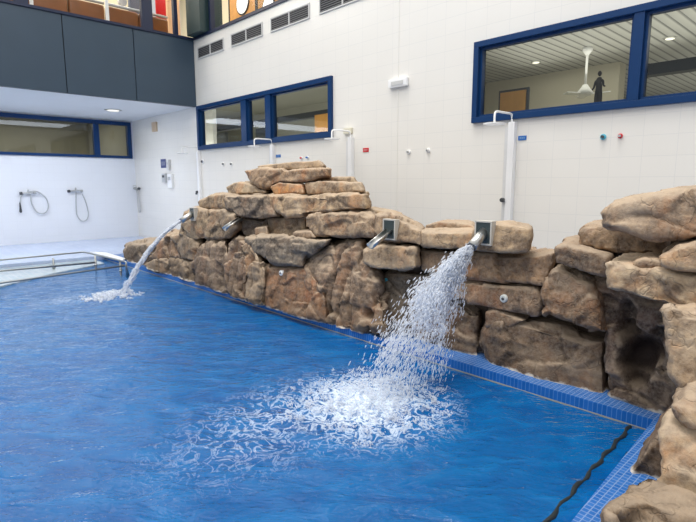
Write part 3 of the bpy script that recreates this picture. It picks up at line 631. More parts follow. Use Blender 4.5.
# ------------------------------------------------------------------ rocks
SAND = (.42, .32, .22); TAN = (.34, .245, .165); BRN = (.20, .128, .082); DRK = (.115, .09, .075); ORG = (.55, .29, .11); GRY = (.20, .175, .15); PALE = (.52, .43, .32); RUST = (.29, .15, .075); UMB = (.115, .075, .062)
def rock(poly, X0, depth, col, label, bulge=.09, vox=.019, amp=1.0, dents=(), lip=.05, tilt=.22, name='rock'):
    P = [onX(x, y, X0) for x, y in poly]
    yz = np.array([(p.y, p.z) for p in P])
    # subdivide the outline a little so that it can be roughened
    c = yz.mean(0)
    if c[0] > 2.2: depth = min(depth, .5)
    sh = .85 * c[0] / X0    # the stones lie slightly aslant to the wall
    def ring(s, X, dz=0): return [(X, c[0] + (q[0] - c[0]) * s + max(0, X - X0) * sh, c[1] + (q[1] - c[1]) * s + dz) for q in yz]
    rings = [ring(.80, X0 - bulge), ring(.97, X0 - bulge * .55), ring(1.0, X0 + lip), ring(1.0, X0 + depth * .55), ring(.84, X0 + depth)]
    def lean(q):    # faces lean back a little from the pool
        xn = q[0] + max(-bulge, min(.45, tilt * (q[2] - c[1]))); k_ = xn / q[0]
        return (xn, q[1] * k_, 1.5 + (q[2] - 1.5) * k_)
    bm = B(); n = len(poly); vs = [[bm.verts.new(lean(q)) for q in r] for r in rings]
    for i in range(len(rings) - 1):
        for k in range(n): bm.faces.new((vs[i][k], vs[i][(k + 1) % n], vs[i + 1][(k + 1) % n], vs[i + 1][k]))
    bm.faces.new(vs[0]); bm.faces.new(vs[-1][::-1])
    bmesh.ops.recalc_face_normals(bm, faces=bm.faces)
    me = bpy.data.meshes.new('tmp'); bm.to_mesh(me); bm.free()
    o = bpy.data.objects.new(name, me); COL.objects.link(o)
    md = o.modifiers.new('r', 'REMESH'); md.mode = 'VOXEL'; md.voxel_size = vox; md.adaptivity = 0
    dg = bpy.context.evaluated_depsgraph_get(); dg.update()
    me2 = bpy.data.meshes.new_from_object(o.evaluated_get(dg)); o.modifiers.clear(); o.data = me2; bpy.data.meshes.remove(me)
    nv_ = len(me2.vertices); co = np.empty(nv_ * 3); me2.vertices.foreach_get('co', co); co = co.reshape(-1, 3)
    nr = np.empty(nv_ * 3); me2.vertices.foreach_get('normal', nr); nr = nr.reshape(-1, 3)
    size = min(1, max(.35, (yz.max(0) - yz.min(0)).min() / .5))
    seed = random.random() * 50
    big = fbm(co * 2.2 + seed, 2) * .028 * amp * size
    fc = facet(co * np.array([2.8, 2.8, 3.4]) + seed) * .048 * amp * size
    fc2 = facet(co * np.array([6, 6, 7.5]) + seed) * .008 * amp
    st_ = fbm(co * np.array([2., 2., 14.]) + seed * 2, 2) * .009 * amp
    fine = fbm(co * 18 + seed, 3) * .0035 * amp
    ridge = -np.maximum(0, .09 - np.abs(fbm(co * 2.1 + seed * 3, 1))) * .22 * amp * size
    d = big + fc + fc2 + st_ + fine + ridge
    if 'upright' in label or 'tall narrow' in label or 'rough rock' in label:
        gq = co * np.array([1.8, 3.6, .55]) + seed
        d = d - np.maximum(0, .22 - np.abs(pnoise(gq)))**1.3 * .28 * amp
    co = co + nr * d[:, None]
    for (px, py, rpx, dd) in dents:
        q = onX(px, py, X0); rr = rpx * X0 * 1.25 / FPX
        dist = np.sqrt((co[:, 1] - q.y)**2 + ((co[:, 2] - q.z) * .85)**2) * (1 + .7 * pnoise(co * 5 + 3))
        w = np.clip(1 - (dist / rr)**3, 0, 1); front = co[:, 0] < X0 + depth * .3
        co[:, 0] += np.where(front, w * dd, 0)
    co[:, 2] = np.maximum(co[:, 2], .002)
    lo = co.min(0); hi = co.max(0); org = np.array([(lo[0] + hi[0]) / 2, (lo[1] + hi[1]) / 2, lo[2]])
    co -= org; me2.vertices.foreach_set('co', co.ravel()); me2.update()
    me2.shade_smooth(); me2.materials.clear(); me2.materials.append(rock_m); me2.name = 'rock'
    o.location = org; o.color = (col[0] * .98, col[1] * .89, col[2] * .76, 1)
    tag(o, label, 'rock'); return o

R_ = rock
# --- near corner and right side
R_([(608, 512), (622, 494), (645, 488), (672, 491), (700, 501), (735, 508), (735, 575), (600, 575)], 2.30, .15, TAN, 'rounded tan boulder at the bottom right corner of the photo', .08, .016, .8, tilt=1.3)
R_([(660, 430), (668, 420), (690, 424), (740, 432), (740, 512), (696, 504), (676, 498), (656, 488), (660, 455)], 2.62, .25, PALE, 'pale grey sunlit block above the bottom right boulder', .05, .016, tilt=.6)
R_([(672, 406), (686, 396), (740, 388), (740, 436), (696, 428), (680, 424)], 2.72, .25, SAND, 'small pale stone perched on the pale grey sunlit block', .04, .016, tilt=.5)
R_([(623, 478), (645, 452), (660, 430), (672, 412), (686, 410), (690, 440), (690, 500), (623, 506)], 2.84, .3, BRN, 'brown wedge shaped rock at the short side of the pool, behind the bottom right boulder', .05, .016, .8, tilt=.5)
R_([(668, 308), (700, 308), (745, 312), (745, 402), (700, 398), (684, 390), (674, 372), (668, 345)], 3.0, .6, SAND, 'tall sandy block at the right edge, directly below the overhanging slab', .07, .017)
R_([(608, 262), (632, 262), (660, 267), (700, 272), (750, 276), (750, 324), (700, 314), (672, 308), (645, 298), (628, 291), (609, 289)], 3.32, .7, PALE, 'long pale overhanging slab above the dark corner recess', .08, .017, lip=.09)
R_([(657, 256), (678, 245), (705, 240), (745, 239), (745, 274), (700, 272), (662, 268)], 3.28, .5, SAND, 'stepped sandy stone at the right edge between the top slab and the overhanging slab', .05, .02)
R_([(633, 262), (645, 258), (657, 259), (665, 263), (664, 268), (634, 267)], 3.33, .35, SAND, 'thin flat chip of stone on top of the overhanging slab', .02, .014, .5)
R_([(604, 212), (612, 203), (628, 199), (650, 196), (700, 190), (750, 188), (750, 242), (700, 239), (655, 241), (630, 230), (608, 226)], 3.5, .75, (.38, .285, .21), 'largest flat boulder crowning the rocks at the right edge', .12, .017, lip=.08)
R_([(578, 232), (586, 226), (606, 224), (640, 229), (668, 240), (668, 254), (620, 252), (580, 244)], 3.95, .7, TAN, 'low flat slab squeezed under the largest crowning boulder', .06, .017)
R_([(556, 246), (566, 244), (585, 249), (612, 257), (613, 272), (606, 277), (580, 271), (556, 262)], 3.72, .95, BRN, 'brown ledge stone with a broad flat top left of the overhanging slab', .05, .017, .7, lip=.02)
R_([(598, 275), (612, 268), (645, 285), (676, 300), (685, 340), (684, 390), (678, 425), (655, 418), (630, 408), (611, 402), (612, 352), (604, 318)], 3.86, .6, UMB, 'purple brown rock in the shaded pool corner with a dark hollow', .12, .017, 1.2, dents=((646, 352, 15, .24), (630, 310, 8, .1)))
R_([(553, 266), (560, 263), (578, 270), (596, 281), (604, 300), (608, 333), (590, 331), (562, 322), (545, 315), (542, 290), (548, 274)], 3.78, .6, (.225, .145, .09), 'rounded brown boulder just below the flat topped ledge stone', .10, .017, .8)
R_([(486, 326), (492, 316), (520, 318), (545, 321), (562, 326), (590, 336), (609, 340), (611, 370), (610, 402), (570, 392), (520, 378), (487, 366), (482, 342)], 3.82, .6, (.19, .128, .086), 'broadest low boulder at the waterline, left of the shaded corner', .12, .017, .9)
R_([(486, 311), (496, 308), (512, 313), (530, 320), (512, 328), (487, 327)], 3.76, .45, BRN, 'small wedge stone on the upper left shoulder of the broadest low boulder', .05, .018, .6)
R_([(452, 277), (470, 279), (500, 283), (541, 287), (545, 301), (541, 315), (515, 312), (480, 303), (452, 298), (440, 290)], 3.82, .55, (.25, .17, .118), 'brown slab with a pale round disc, right of the water jet', .08, .017, .8)
R_([(418, 301), (440, 297), (470, 302), (485, 311), (480, 330), (483, 362), (450, 354), (420, 345), (414, 320)], 3.86, .5, (.19, .12, .08), 'upright brown boulder at the waterline directly behind the falling water', .08, .017)
R_([(383, 275), (400, 269), (432, 271), (455, 280), (452, 300), (420, 304), (417, 338), (398, 336), (390, 318), (384, 296)], 3.84, .5, GRY, 'grey brown rock with a small blue light, left of the falling water', .06, .017)
R_([(421, 250), (440, 251), (480, 254), (520, 256), (556, 253), (556, 264), (547, 285), (500, 282), (452, 276), (422, 271)], 3.84, .6, (.34, .225, .14), 'long orange brown slab running under the right spout block', .06, .017, .7)
R_([(474, 227), (482, 223), (506, 223), (533, 228), (533, 240), (529, 253), (500, 254), (476, 251), (471, 240)], 3.74, .5, SAND, 'sandy block carrying the running right spout', .05, .02, .6)
R_([(420, 230), (440, 231), (476, 231), (478, 250), (450, 251), (424, 247), (418, 240)], 3.76, .5, SAND, 'flat sandy slab between the middle spout and the running spout', .06, .02, .7)
R_([(425, 226), (440, 222), (472, 223), (480, 229), (430, 231)], 4.05, .4, TAN, 'thin back stone showing above the slab between the two spouts', .03, .018, .5)
R_([(376, 214), (392, 212), (404, 219), (424, 230), (424, 246), (402, 243), (384, 241), (376, 232)], 3.72, .5, (.38, .28, .19), 'sandy block carrying the dry middle spout', .05, .02, .6)
R_([(335, 210), (372, 208), (402, 214), (404, 219), (380, 216), (338, 214)], 4.1, .4, PALE, 'thin pale flat slab behind the middle spout block', .02, .018, .5)
R_([(366, 249), (380, 244), (405, 244), (419, 248), (420, 268), (400, 272), (380, 269), (366, 262)], 3.68, .5, SAND, 'sandy angular stone directly under the dry middle spout', .08, .02, .8)
R_([(309, 254), (330, 243), (366, 240), (372, 262), (384, 282), (391, 310), (392, 334), (370, 334), (345, 333), (328, 325), (320, 305), (308, 282)], 3.66, .6, (.27, .19, .135), 'largest upright grooved boulder at the waterline between the dry spout and the white disc rock', .13, .017, 1.2, dents=((376, 312, 9, .10), (340, 308, 7, .06)))
R_([(267, 266), (290, 266), (310, 268), (326, 290), (330, 326), (300, 319), (266, 309)], 3.52, .5, RUST, 'rust brown square block at the waterline with a white disc', .05, .017, .8)
R_([(247, 238), (270, 235), (300, 236), (332, 240), (326, 248), (308, 257), (306, 268), (276, 264), (254, 252)], 3.62, .6, (.115, .105, .10), 'dark grey slanting slab above the rust brown block', .09, .017)
R_([(307, 215), (330, 212), (368, 211), (380, 218), (378, 236), (340, 238), (318, 237), (308, 226)], 3.76, .6, (.36, .27, .19), 'thick tan slab left of the dry middle spout', .08, .017, .8)
R_([(245, 246), (251, 238), (262, 256), (268, 270), (267, 307), (250, 304), (247, 275)], 3.50, .5, (.31, .235, .165), 'tall narrow pale brown rock left of the rust brown block', .08, .017)
R_([(227, 246), (238, 237), (247, 242), (250, 270), (250, 304), (238, 302), (229, 298), (226, 270)], 3.50, .5, (.22, .155, .115), 'tall narrow dark brown rock, left one of the tall pair', .06, .017)
R_([(200, 250), (208, 242), (228, 239), (231, 265), (230, 298), (212, 292), (196, 288), (196, 262)], 3.56, .5, (.19, .135, .105), 'dark brown rough rock at the waterline left of the tall narrow pair', .06, .024)
R_([(144, 264), (156, 258), (178, 257), (200, 261), (198, 288), (170, 281), (150, 276)], 3.58, .5, (.30, .23, .165), 'long low tan rock at the waterline where the far jet passes', .07, .026)
R_([(124, 248), (134, 244), (148, 243), (162, 244), (158, 258), (148, 266), (147, 276), (138, 271), (129, 260)], 3.68, .6, DRK, 'dark layered rock forming the far tip of the rock wall', .07, .028)
R_([(152, 258), (163, 241), (173, 233), (182, 236), (186, 258), (170, 261)], 3.68, .5, (.26, .17, .11), 'brown leaning rock at the far end above the long low rock', .06, .026)
R_([(174, 235), (190, 234), (202, 244), (201, 262), (184, 260), (180, 248)], 3.66, .5, (.28, .225, .17), 'grey tan rounded stone beneath the far running spout', .07, .026)
R_([(187, 211), (198, 208), (210, 209), (212, 224), (211, 240), (196, 241), (181, 235), (183, 222)], 3.72, .5, (.36, .28, .195), 'tan block holding the far running spout', .07, .024, .8)
R_([(208, 211), (226, 207), (241, 214), (240, 228), (230, 240), (210, 240)], 3.76, .5, (.27, .215, .16), 'rounded grey tan boulder with the small dry chute on its right', .09, .024)
R_([(200, 201), (214, 194), (230, 193), (231, 208), (214, 210), (203, 208)], 3.86, .5, (.34, .26, .18), 'tan corner stone at the left end of the dark heavy slab', .07, .024, .8)
R_([(226, 194), (250, 195), (272, 195), (281, 216), (262, 220), (242, 217), (230, 209)], 3.80, .7, (.21, .17, .14), 'dark heavy slab on the left half of the rock pile', .09, .017)
R_([(270, 195), (300, 195), (340, 194), (369, 193), (371, 209), (332, 212), (306, 216), (288, 218), (276, 211)], 3.82, .7, (.42, .32, .215), 'long sandy slab spanning the right half of the rock pile', .09, .017)
R_([(268, 217), (290, 217), (308, 216), (309, 230), (313, 238), (290, 239), (268, 236)], 3.86, .5, (.27, .215, .155), 'squarish rock in the middle of the pile under the long sandy slab', .06, .017)
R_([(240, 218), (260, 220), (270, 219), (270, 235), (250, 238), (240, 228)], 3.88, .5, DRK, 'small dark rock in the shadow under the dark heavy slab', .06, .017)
R_([(294, 232), (312, 231), (318, 238), (295, 239)], 3.66, .3, TAN, 'flat little stone wedged beneath the squarish middle rock', .03, .016, .5)
R_([(255, 228), (268, 226), (270, 235), (256, 235)], 3.72, .3, (.28, .21, .15), 'tiny block wedged left of the squarish middle rock', .03, .016, .5)
R_([(246, 171), (262, 168), (300, 169), (331, 168), (331, 177), (308, 182), (284, 183), (268, 189), (253, 184)], 4.0, .7, (.36, .235, .14), 'thick orange brown slab near the top of the rock pile', .08, .017, .8)
R_([(256, 166), (280, 163), (320, 160), (326, 165), (325, 170), (300, 170), (262, 169)], 4.1, .5, SAND, 'thin topmost slab of the rock pile', .04, .018, .5)
R_([(271, 187), (280, 182), (304, 184), (306, 194), (276, 195)], 3.92, .4, ORG, 'small bright orange stone under the thick top slab', .04, .018, .6)
R_([(227, 187), (236, 182), (248, 182), (258, 186), (270, 193), (230, 195)], 3.98, .4, PALE, 'pale rounded stone at the left shoulder of the rock pile', .05, .02, .7)
R_([(244, 181), (262, 181), (277, 187), (277, 195), (246, 194)], 4.25, .4, DRK, 'dark stone in the gap behind the small orange stone', .03, .017, .6)
R_([(306, 183), (325, 180), (361, 182), (366, 192), (340, 194), (308, 194)], 3.98, .5, (.44, .34, .24), 'pale tan slab at the right shoulder of the rock pile', .06, .02, .7)
R_([(308, 181), (326, 177), (354, 177), (358, 183), (310, 184)], 4.15, .4, PALE, 'thin pale slab lying on the right shoulder of the rock pile', .03, .018, .5)

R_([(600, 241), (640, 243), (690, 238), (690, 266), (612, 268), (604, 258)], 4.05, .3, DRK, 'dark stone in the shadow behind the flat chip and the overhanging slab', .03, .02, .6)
# mortar core behind the stones
bm = B()
def core(poly, X, d):
    a = [Vector(onX(x, y, X)) for x, y in poly]
    for v in a: v.z = max(v.z, 0.001)
    f = [bm.verts.new(v) for v in a]; g = [bm.verts.new(v + Vector((d, 0, 0))) for v in a]; n = len(a)
    bm.faces.new(f); bm.faces.new(g[::-1])
    for i in range(n): bm.faces.new((f[i], f[(i + 1) % n], g[(i + 1) % n], g[i]))
core([(150, 262), (172, 242), (200, 220), (232, 203), (262, 200), (285, 192), (330, 192), (340, 205), (356, 232), (430, 248), (512, 254), (538, 272), (600, 268), (650, 300), (655, 375), (600, 360), (560, 345), (500, 330), (430, 315), (380, 300), (300, 285), (200, 262), (150, 268)], 3.98, .25)
bmesh.ops.triangulate(bm, faces=bm.faces)
tag(mesh_obj('mortar_core', bm, mortar), 'dark mortar showing in the joints between the stacked stones', 'mortar')

# discs and lights let into the rocks
def inset(px, py, X, r, m, lab, nm='jet_nozzle', cat='nozzle'):
    hit, p, _n, _i, _o, _m = bpy.context.scene.ray_cast(bpy.context.evaluated_depsgraph_get(), CAMP, ray(px, py).normalized())
    if not hit: p = onX(px, py, X)
    p = p - Vector((.006, 0, 0)); k = empty(nm, p, lab, cat)
    bm = B(); tube(bm, [p + Vector((.04, 0, 0)), p + Vector((0, 0, 0)), p - Vector((.012, 0, 0))], [r, r, r * .8], 20); fl = rel(mesh_obj('flange', bm, m), k)
    bm = B(); disc(bm, p - Vector((.014, 0, 0)), (1, 0, 0), r * .35, .01, 14); rel(mesh_obj('hole', bm, darkp), fl)
inset(281.5, 273, 3.45, .034, whitep, 'white round nozzle on the rust brown block')
inset(504, 298.5, 3.725, .034, sky_m, 'pale round disc on the brown slab right of the jet')
inset(386, 280.5, 3.76, .026, cyan_m, 'small turquoise light on the grey brown rock left of the falling water', 'rock_light', 'light')
p = onZ(507, 0, 0)
# spouts
def spout(px, py, pe, qe, X, lab, plate=True, open_=False, r=.042):
    p = onX(px, py, X); e_ = onX(pe, qe, X)
    ydir = p.y
    # mouth on the sight line of the photograph with the same Y as the plate
    e2 = onY(pe, qe, ydir - .0)
    s = empty('water_spout', p, lab, 'spout', 'steel water spouts in the rocks')
    if plate:
        bm = B(); w = .08; h = .10; t = .014
        for lo, hi in (((p.x - .004, p.y - w, p.z - h), (p.x + .06, p.y + w, p.z - h + t)), ((p.x - .004, p.y - w, p.z + h - t), (p.x + .06, p.y + w, p.z + h)),
                       ((p.x - .004, p.y - w, p.z - h + t), (p.x + .06, p.y - w + t, p.z + h - t)), ((p.x - .004, p.y + w - t, p.z - h + t), (p.x + .06, p.y + w, p.z + h - t))): box(bm, lo, hi, .003)
        rel(mesh_obj('frame', bm, simple('dull_steel_rim', (.60, .56, .49), .45)), s)
        bm = B(); box(bm, (p.x + .0, p.y - w + t, p.z - h + t), (p.x + .02, p.y + w - t, p.z + h - t)); rel(mesh_obj('back_plate', bm, simple('dark_steel_plate', (.045, .06, .06), .3)), s)  # back plate darker than its rim
    a = Vector((p.x + .04, p.y, p.z + .02)); b_ = Vector(e2); d = (b_ - a).normalized(); side = Vector((0, 1, 0)); nrm = side.cross(d).normalized()
    if nrm.z < 0: nrm = -nrm
    bm = B(); seg = 18; span = 2 * PI if not open_ else PI * 1.1; start = -PI / 2 - span / 2
    rows = []
    for ri, rr in ((0, r), (1, r * .86)):
        for e3 in (a, a + (b_ - a) * .5, b_):
            rows.append([bm.verts.new(e3 + (side * math.cos(start + span * k / seg) + nrm * math.sin(start + span * k / seg)) * rr) for k in range(seg + 1)])
    for g in (0, 3):
        for i in (0, 1):
            for k in range(seg): bm.faces.new((rows[g + i][k], rows[g + i][k + 1], rows[g + i + 1][k + 1], rows[g + i + 1][k]))
    for e_i in (0, 2):
        for k in range(seg): bm.faces.new((rows[e_i][k], rows[e_i][k + 1], rows[3 + e_i][k + 1], rows[3 + e_i][k]))
    if open_:
        for i in (0, 1):
            for k in (0, seg): bm.faces.new((rows[i][k], rows[i + 1][k], rows[4 + i][k], rows[3 + i][k]))
    bmesh.ops.remove_doubles(bm, verts=bm.verts, dist=.0004)
    rel(mesh_obj('pipe', bm, chrome, smooth=True), s)
    return b_, d
mouthR, dR = spout(483, 233, 471.5, 247, 3.66, 'steel spout pouring the heavy water stream on the right')
spout(389, 229.5, 370, 245, 3.64, 'dry steel spout with an open trough mouth in the middle of the rocks', True, True, .045)
mouthL, dL = spout(192, 214, 181, 221, 3.62, 'far steel spout pouring the thin water jet', True, False, .045)
spout(238, 219, 224, 228, 3.66, 'small dry steel chute without plate between stones of the pile', False, True, .05)

# ------------------------------------------------------------------ water
def water_mat():
    m, nt, b = mat('blue_pool_water'); nt.nodes.remove(b); out = nt.nodes['Material Output']
    g = N(nt, 'ShaderNodeNewGeometry')
    def noise(sc, det, rough=.5, sx=1, sy_=1, dist=0):
        mr_ = N(nt, 'ShaderNodeMapping', vector_type='POINT'); mr_.inputs['Rotation'].default_value = (0, 0, math.radians(43)); L(nt, g, 'Position', mr_, 'Vector')
        mp = N(nt, 'ShaderNodeMapping'); mp.inputs['Scale'].default_value = (sx, sy_, 1); L(nt, mr_, 'Vector', mp, 'Vector')
        n = N(nt, 'ShaderNodeTexNoise'); n.inputs['Scale'].default_value = sc; n.inputs['Detail'].default_value = det; n.inputs['Roughness'].default_value = rough; n.inputs['Distortion'].default_value = dist
        L(nt, mp, 'Vector', n, 'Vector'); return n
    n1 = noise(6, 4, .6, .55, 1.25, .5); n2 = noise(20, 3, .55, .7, 1.3, .4)
    ad = N(nt, 'ShaderNodeMath', operation='MULTIPLY_ADD'); ad.inputs[1].default_value = .28; L(nt, n2, 'Fac', ad, 0); L(nt, n1, 'Fac', ad, 2)
    bp = N(nt, 'ShaderNodeBump'); bp.inputs['Strength'].default_value = .6; bp.inputs['Distance'].default_value = .06; L(nt, ad, 0, bp, 'Height')
    df = N(nt, 'ShaderNodeBsdfDiffuse'); L(nt, bp, 'Normal', df, 'Normal')
    # body colour: paler where the ripples catch the light
    rp = N(nt, 'ShaderNodeMapRange'); rp.inputs['From Min'].default_value = .35; rp.inputs['From Max'].default_value = .7; L(nt, n1, 'Fac', rp, 'Value')
    mx = N(nt, 'ShaderNodeMix', data_type='RGBA'); mx.inputs['A'].default_value = (.002, .105, .34, 1); mx.inputs['B'].default_value = (.004, .175, .48, 1)
    L(nt, rp, 'Result', mx, 'Factor'); L(nt, mx, 'Result', df, 'Color')
    tr = N(nt, 'ShaderNodeBsdfTransparent'); tr.inputs['Color'].default_value = (.10, .50, .88, 1)
    m1 = N(nt, 'ShaderNodeMixShader'); m1.inputs[0].default_value = .32; L(nt, df, 0, m1, 1); L(nt, tr, 0, m1, 2)
    gs = N(nt, 'ShaderNodeBsdfGlossy'); gs.inputs['Roughness'].default_value = .04; gs.inputs['Color'].default_value = (.95, .97, 1, 1); L(nt, bp, 'Normal', gs, 'Normal')
    fr_ = N(nt, 'ShaderNodeFresnel'); fr_.inputs['IOR'].default_value = 1.33; L(nt, bp, 'Normal', fr_, 'Normal')
    m2 = N(nt, 'ShaderNodeMixShader'); L(nt, fr_, 0, m2, 0); L(nt, m1, 0, m2, 1); L(nt, gs, 0, m2, 2)
    # aerated foam spreading from the two places where water falls in
    def blob(cx, cy, rx, ry, ang):
        mp = N(nt, 'ShaderNodeMapping', vector_type='TEXTURE'); mp.inputs['Location'].default_value = (cx, cy, 0); mp.inputs['Rotation'].default_value = (0, 0, ang); mp.inputs['Scale'].default_value = (rx, ry, 100)
        L(nt, g, 'Position', mp, 'Vector'); ln = N(nt, 'ShaderNodeVectorMath', operation='LENGTH'); L(nt, mp, 'Vector', ln, 0)
        r_ = N(nt, 'ShaderNodeMapRange'); r_.inputs['From Min'].default_value = 0; r_.inputs['From Max'].default_value = 1; r_.inputs['To Min'].default_value = 1; r_.inputs['To Max'].default_value = 0; L(nt, ln, 'Value', r_, 'Value'); return r_
    bl = [blob(2.5, 2.45, .85, .80, .3), blob(2.0, 2.7, 1.35, .75, .15), blob(2.35, 7.4, .42, .38, 0), blob(1.9, 7.6, .75, .6, 0)]
    wt = [1.12, .50, .8, .35]; acc = None
    for r_, w_ in zip(bl, wt):
        mu = N(nt, 'ShaderNodeMath', operation='MULTIPLY'); mu.inputs[1].default_value = w_; L(nt, r_, 'Result', mu, 0)
        if acc is None: acc = mu
        else:
            a = N(nt, 'ShaderNodeMath', operation='MAXIMUM'); L(nt, acc, 0, a, 0); L(nt, mu, 0, a, 1); acc = a
    fz = noise(8.5, 5, .62, 1, 1, 1.2)
    ab = N(nt, 'ShaderNodeMath', operation='SUBTRACT'); ab.inputs[1].default_value = .5; L(nt, fz, 'Fac', ab, 0)
    ab2 = N(nt, 'ShaderNodeMath', operation='ABSOLUTE'); L(nt, ab, 0, ab2, 0)
    rdg = N(nt, 'ShaderNodeMapRange'); rdg.inputs['From Min'].default_value = 0; rdg.inputs['From Max'].default_value = .085; rdg.inputs['To Min'].default_value = 1; rdg.inputs['To Max'].default_value = 0; L(nt, ab2, 0, rdg, 'Value')
    mm = N(nt, 'ShaderNodeMath', operation='MULTIPLY_ADD'); mm.inputs[1].default_value = .62; L(nt, rdg, 'Result', mm, 0); L(nt, acc, 0, mm, 2)
    ff = N(nt, 'ShaderNodeMapRange'); ff.inputs['From Min'].default_value = .62; ff.inputs['From Max'].default_value = 1.4; ff.inputs['To Max'].default_value = .85; L(nt, mm, 0, ff, 'Value')
    msk = N(nt, 'ShaderNodeMath', operation='GREATER_THAN'); msk.inputs[1].default_value = .001; L(nt, acc, 0, msk, 0)
    fm = N(nt, 'ShaderNodeMath', operation='MULTIPLY'); L(nt, ff, 'Result', fm, 0); L(nt, msk, 0, fm, 1)
    fo = N(nt, 'ShaderNodeBsdfDiffuse'); fo.inputs['Color'].default_value = (.80, .88, .96, 1)
    m3 = N(nt, 'ShaderNodeMixShader'); L(nt, fm, 0, m3, 0); L(nt, m2, 0, m3, 1); L(nt, fo, 0, m3, 2)
    L(nt, m3, 0, out, 'Surface'); return m
wm = water_mat()
xs_ = np.linspace(POOLX0, EDGE, 260); xs_ = EDGE - (EDGE - POOLX0) * (np.linspace(0, 1, 300)**1.5)
ys_ = np.concatenate([np.linspace(0, 1, 420)**1.2 * (POOLY1 - .02 - .9) + .9])
gx, gy = np.meshgrid(xs_, ys_)
edge_y = np.array([sy(x) for x in xs_])[None, :]
gy = edge_y + (gy - .9) * (POOLY1 - .02 - edge_y) / (POOLY1 - .92)
pts = np.stack([gx.ravel(), gy.ravel(), np.zeros(gx.size)], 1)
def wave(p):
    q = p.copy(); q[:, 0] = .73 * p[:, 0] - .68 * p[:, 1]; q[:, 1] = .68 * p[:, 0] + .73 * p[:, 1]
    q[:, :2] += .25 * np.stack([pnoise(p * 1.3 + 7), pnoise(p * 1.3 + 77)], 1)
    z = .010 * pnoise(q * np.array([1.3, 3.2, 1]) + 5) + .0085 * pnoise(q * np.array([3.2, 7.0, 1]) + 9) + .0042 * pnoise(q * np.array([7, 14, 1]) + 2)
    calm = np.clip((EDGE - p[:, 0]) / 1.6, .12, 1) * np.clip((p[:, 1] - .4) / 2.0, .3, 1)
    z = z * calm
    for cx, cy, r0, A in ((2.5, 2.45, .55, .035), (2.4, 7.4, .3, .02)):
        d = np.hypot(p[:, 0] - cx, p[:, 1] - cy); z = z + A * np.exp(-(d / r0)**2) * (pnoise(p * 12 + 1) + .6 * pnoise(p * 25)) + A * .22 * np.exp(-((d - r0) / .9)**2) * np.sin(d * 22)
    return z
pts[:, 2] = wave(pts)
nx, ny = len(xs_), len(ys_)
idx = np.arange(nx * ny).reshape(ny, nx)
quads = np.stack([idx[:-1, :-1], idx[:-1, 1:], idx[1:, 1:], idx[1:, :-1]], -1).reshape(-1, 4)[:, ::-1]
me = bpy.data.meshes.new('pool_water'); me.from_pydata(pts.tolist(), [], quads.tolist()); me.update(); me.shade_smooth(); me.materials.append(wm)
wo = bpy.data.objects.new('pool_water', me); COL.objects.link(wo); wo.location = (0, 0, WL)
tag(wo, 'rippling bright blue water filling the pool', 'water', kind='stuff')

# falling water
def drop_mat():
    m, nt, b = mat('splashing_water'); b.inputs['Base Color'].default_value = (.96, .97, 1, 1); b.inputs['Roughness'].default_value = .12; b.inputs['IOR'].default_value = 1.33
    b.inputs['Specular IOR Level'].default_value = .6
    out = nt.nodes['Material Output']; tr = N(nt, 'ShaderNodeBsdfTransparent'); tr.inputs['Color'].default_value = (.93, .96, 1, 1)
    lw = N(nt, 'ShaderNodeLayerWeight'); lw.inputs['Blend'].default_value = .35
    mr = N(nt, 'ShaderNodeMapRange'); mr.inputs['To Min'].default_value = .42; mr.inputs['To Max'].default_value = .95; L(nt, lw, 'Facing', mr, 'Value')
    tl = N(nt, 'ShaderNodeBsdfTranslucent'); tl.inputs['Color'].default_value = (.95, .97, 1, 1)
    bt = N(nt, 'ShaderNodeMixShader'); bt.inputs[0].default_value = .45; L(nt, b, 0, bt, 1); L(nt, tl, 0, bt, 2); b = bt
    x = N(nt, 'ShaderNodeMixShader'); L(nt, mr, 'Result', x, 0); L(nt, tr, 0, x, 1); L(nt, b, 0, x, 2); L(nt, x, 0, out, 'Surface'); return m
dm = drop_mat()
# unit drop: low icosphere
_b = bmesh.new(); bmesh.ops.create_icosphere(_b, subdivisions=1, radius=1); _b.verts.ensure_lookup_table()
ICO = np.array([v.co[:] for v in _b.verts]); ICF = np.array([[v.index for v in f.verts] for f in _b.faces]); _b.free()
def drops(name, P, D, Ln, Rd, label, cat):
    n = len(P); D = D / np.linalg.norm(D, axis=1)[:, None]
    ref = np.where(np.abs(D[:, 2:3]) > .9, np.array([[1., 0, 0]]), np.array([[0, 0, 1.]]))
    A_ = np.cross(D, ref); A_ /= np.linalg.norm(A_, axis=1)[:, None]; B_ = np.cross(D, A_)
    V = P[:, None, :] + ICO[None, :, 0:1] * A_[:, None, :] * Rd[:, None, None] + ICO[None, :, 1:2] * B_[:, None, :] * Rd[:, None, None] + ICO[None, :, 2:3] * D[:, None, :] * Ln[:, None, None]
    V = V.reshape(-1, 3); Fc = (ICF[None] + (np.arange(n) * len(ICO))[:, None, None]).reshape(-1, 3)
    org = np.array([P[:, 0].mean(), P[:, 1].mean(), V[:, 2].min()]); V = V - org
    me = bpy.data.meshes.new(name); me.vertices.add(len(V)); me.vertices.foreach_set('co', V.ravel())
    me.loops.add(Fc.size); me.loops.foreach_set('vertex_index', Fc.ravel().astype(np.int32)); me.polygons.add(len(Fc))
    me.polygons.foreach_set('loop_start', np.arange(0, Fc.size, 3, dtype=np.int32)); me.update(); me.validate(); me.shade_smooth(); me.materials.append(dm)
    o = bpy.data.objects.new(name, me); COL.objects.link(o); o.location = org; return tag(o, label, cat, kind='stuff')
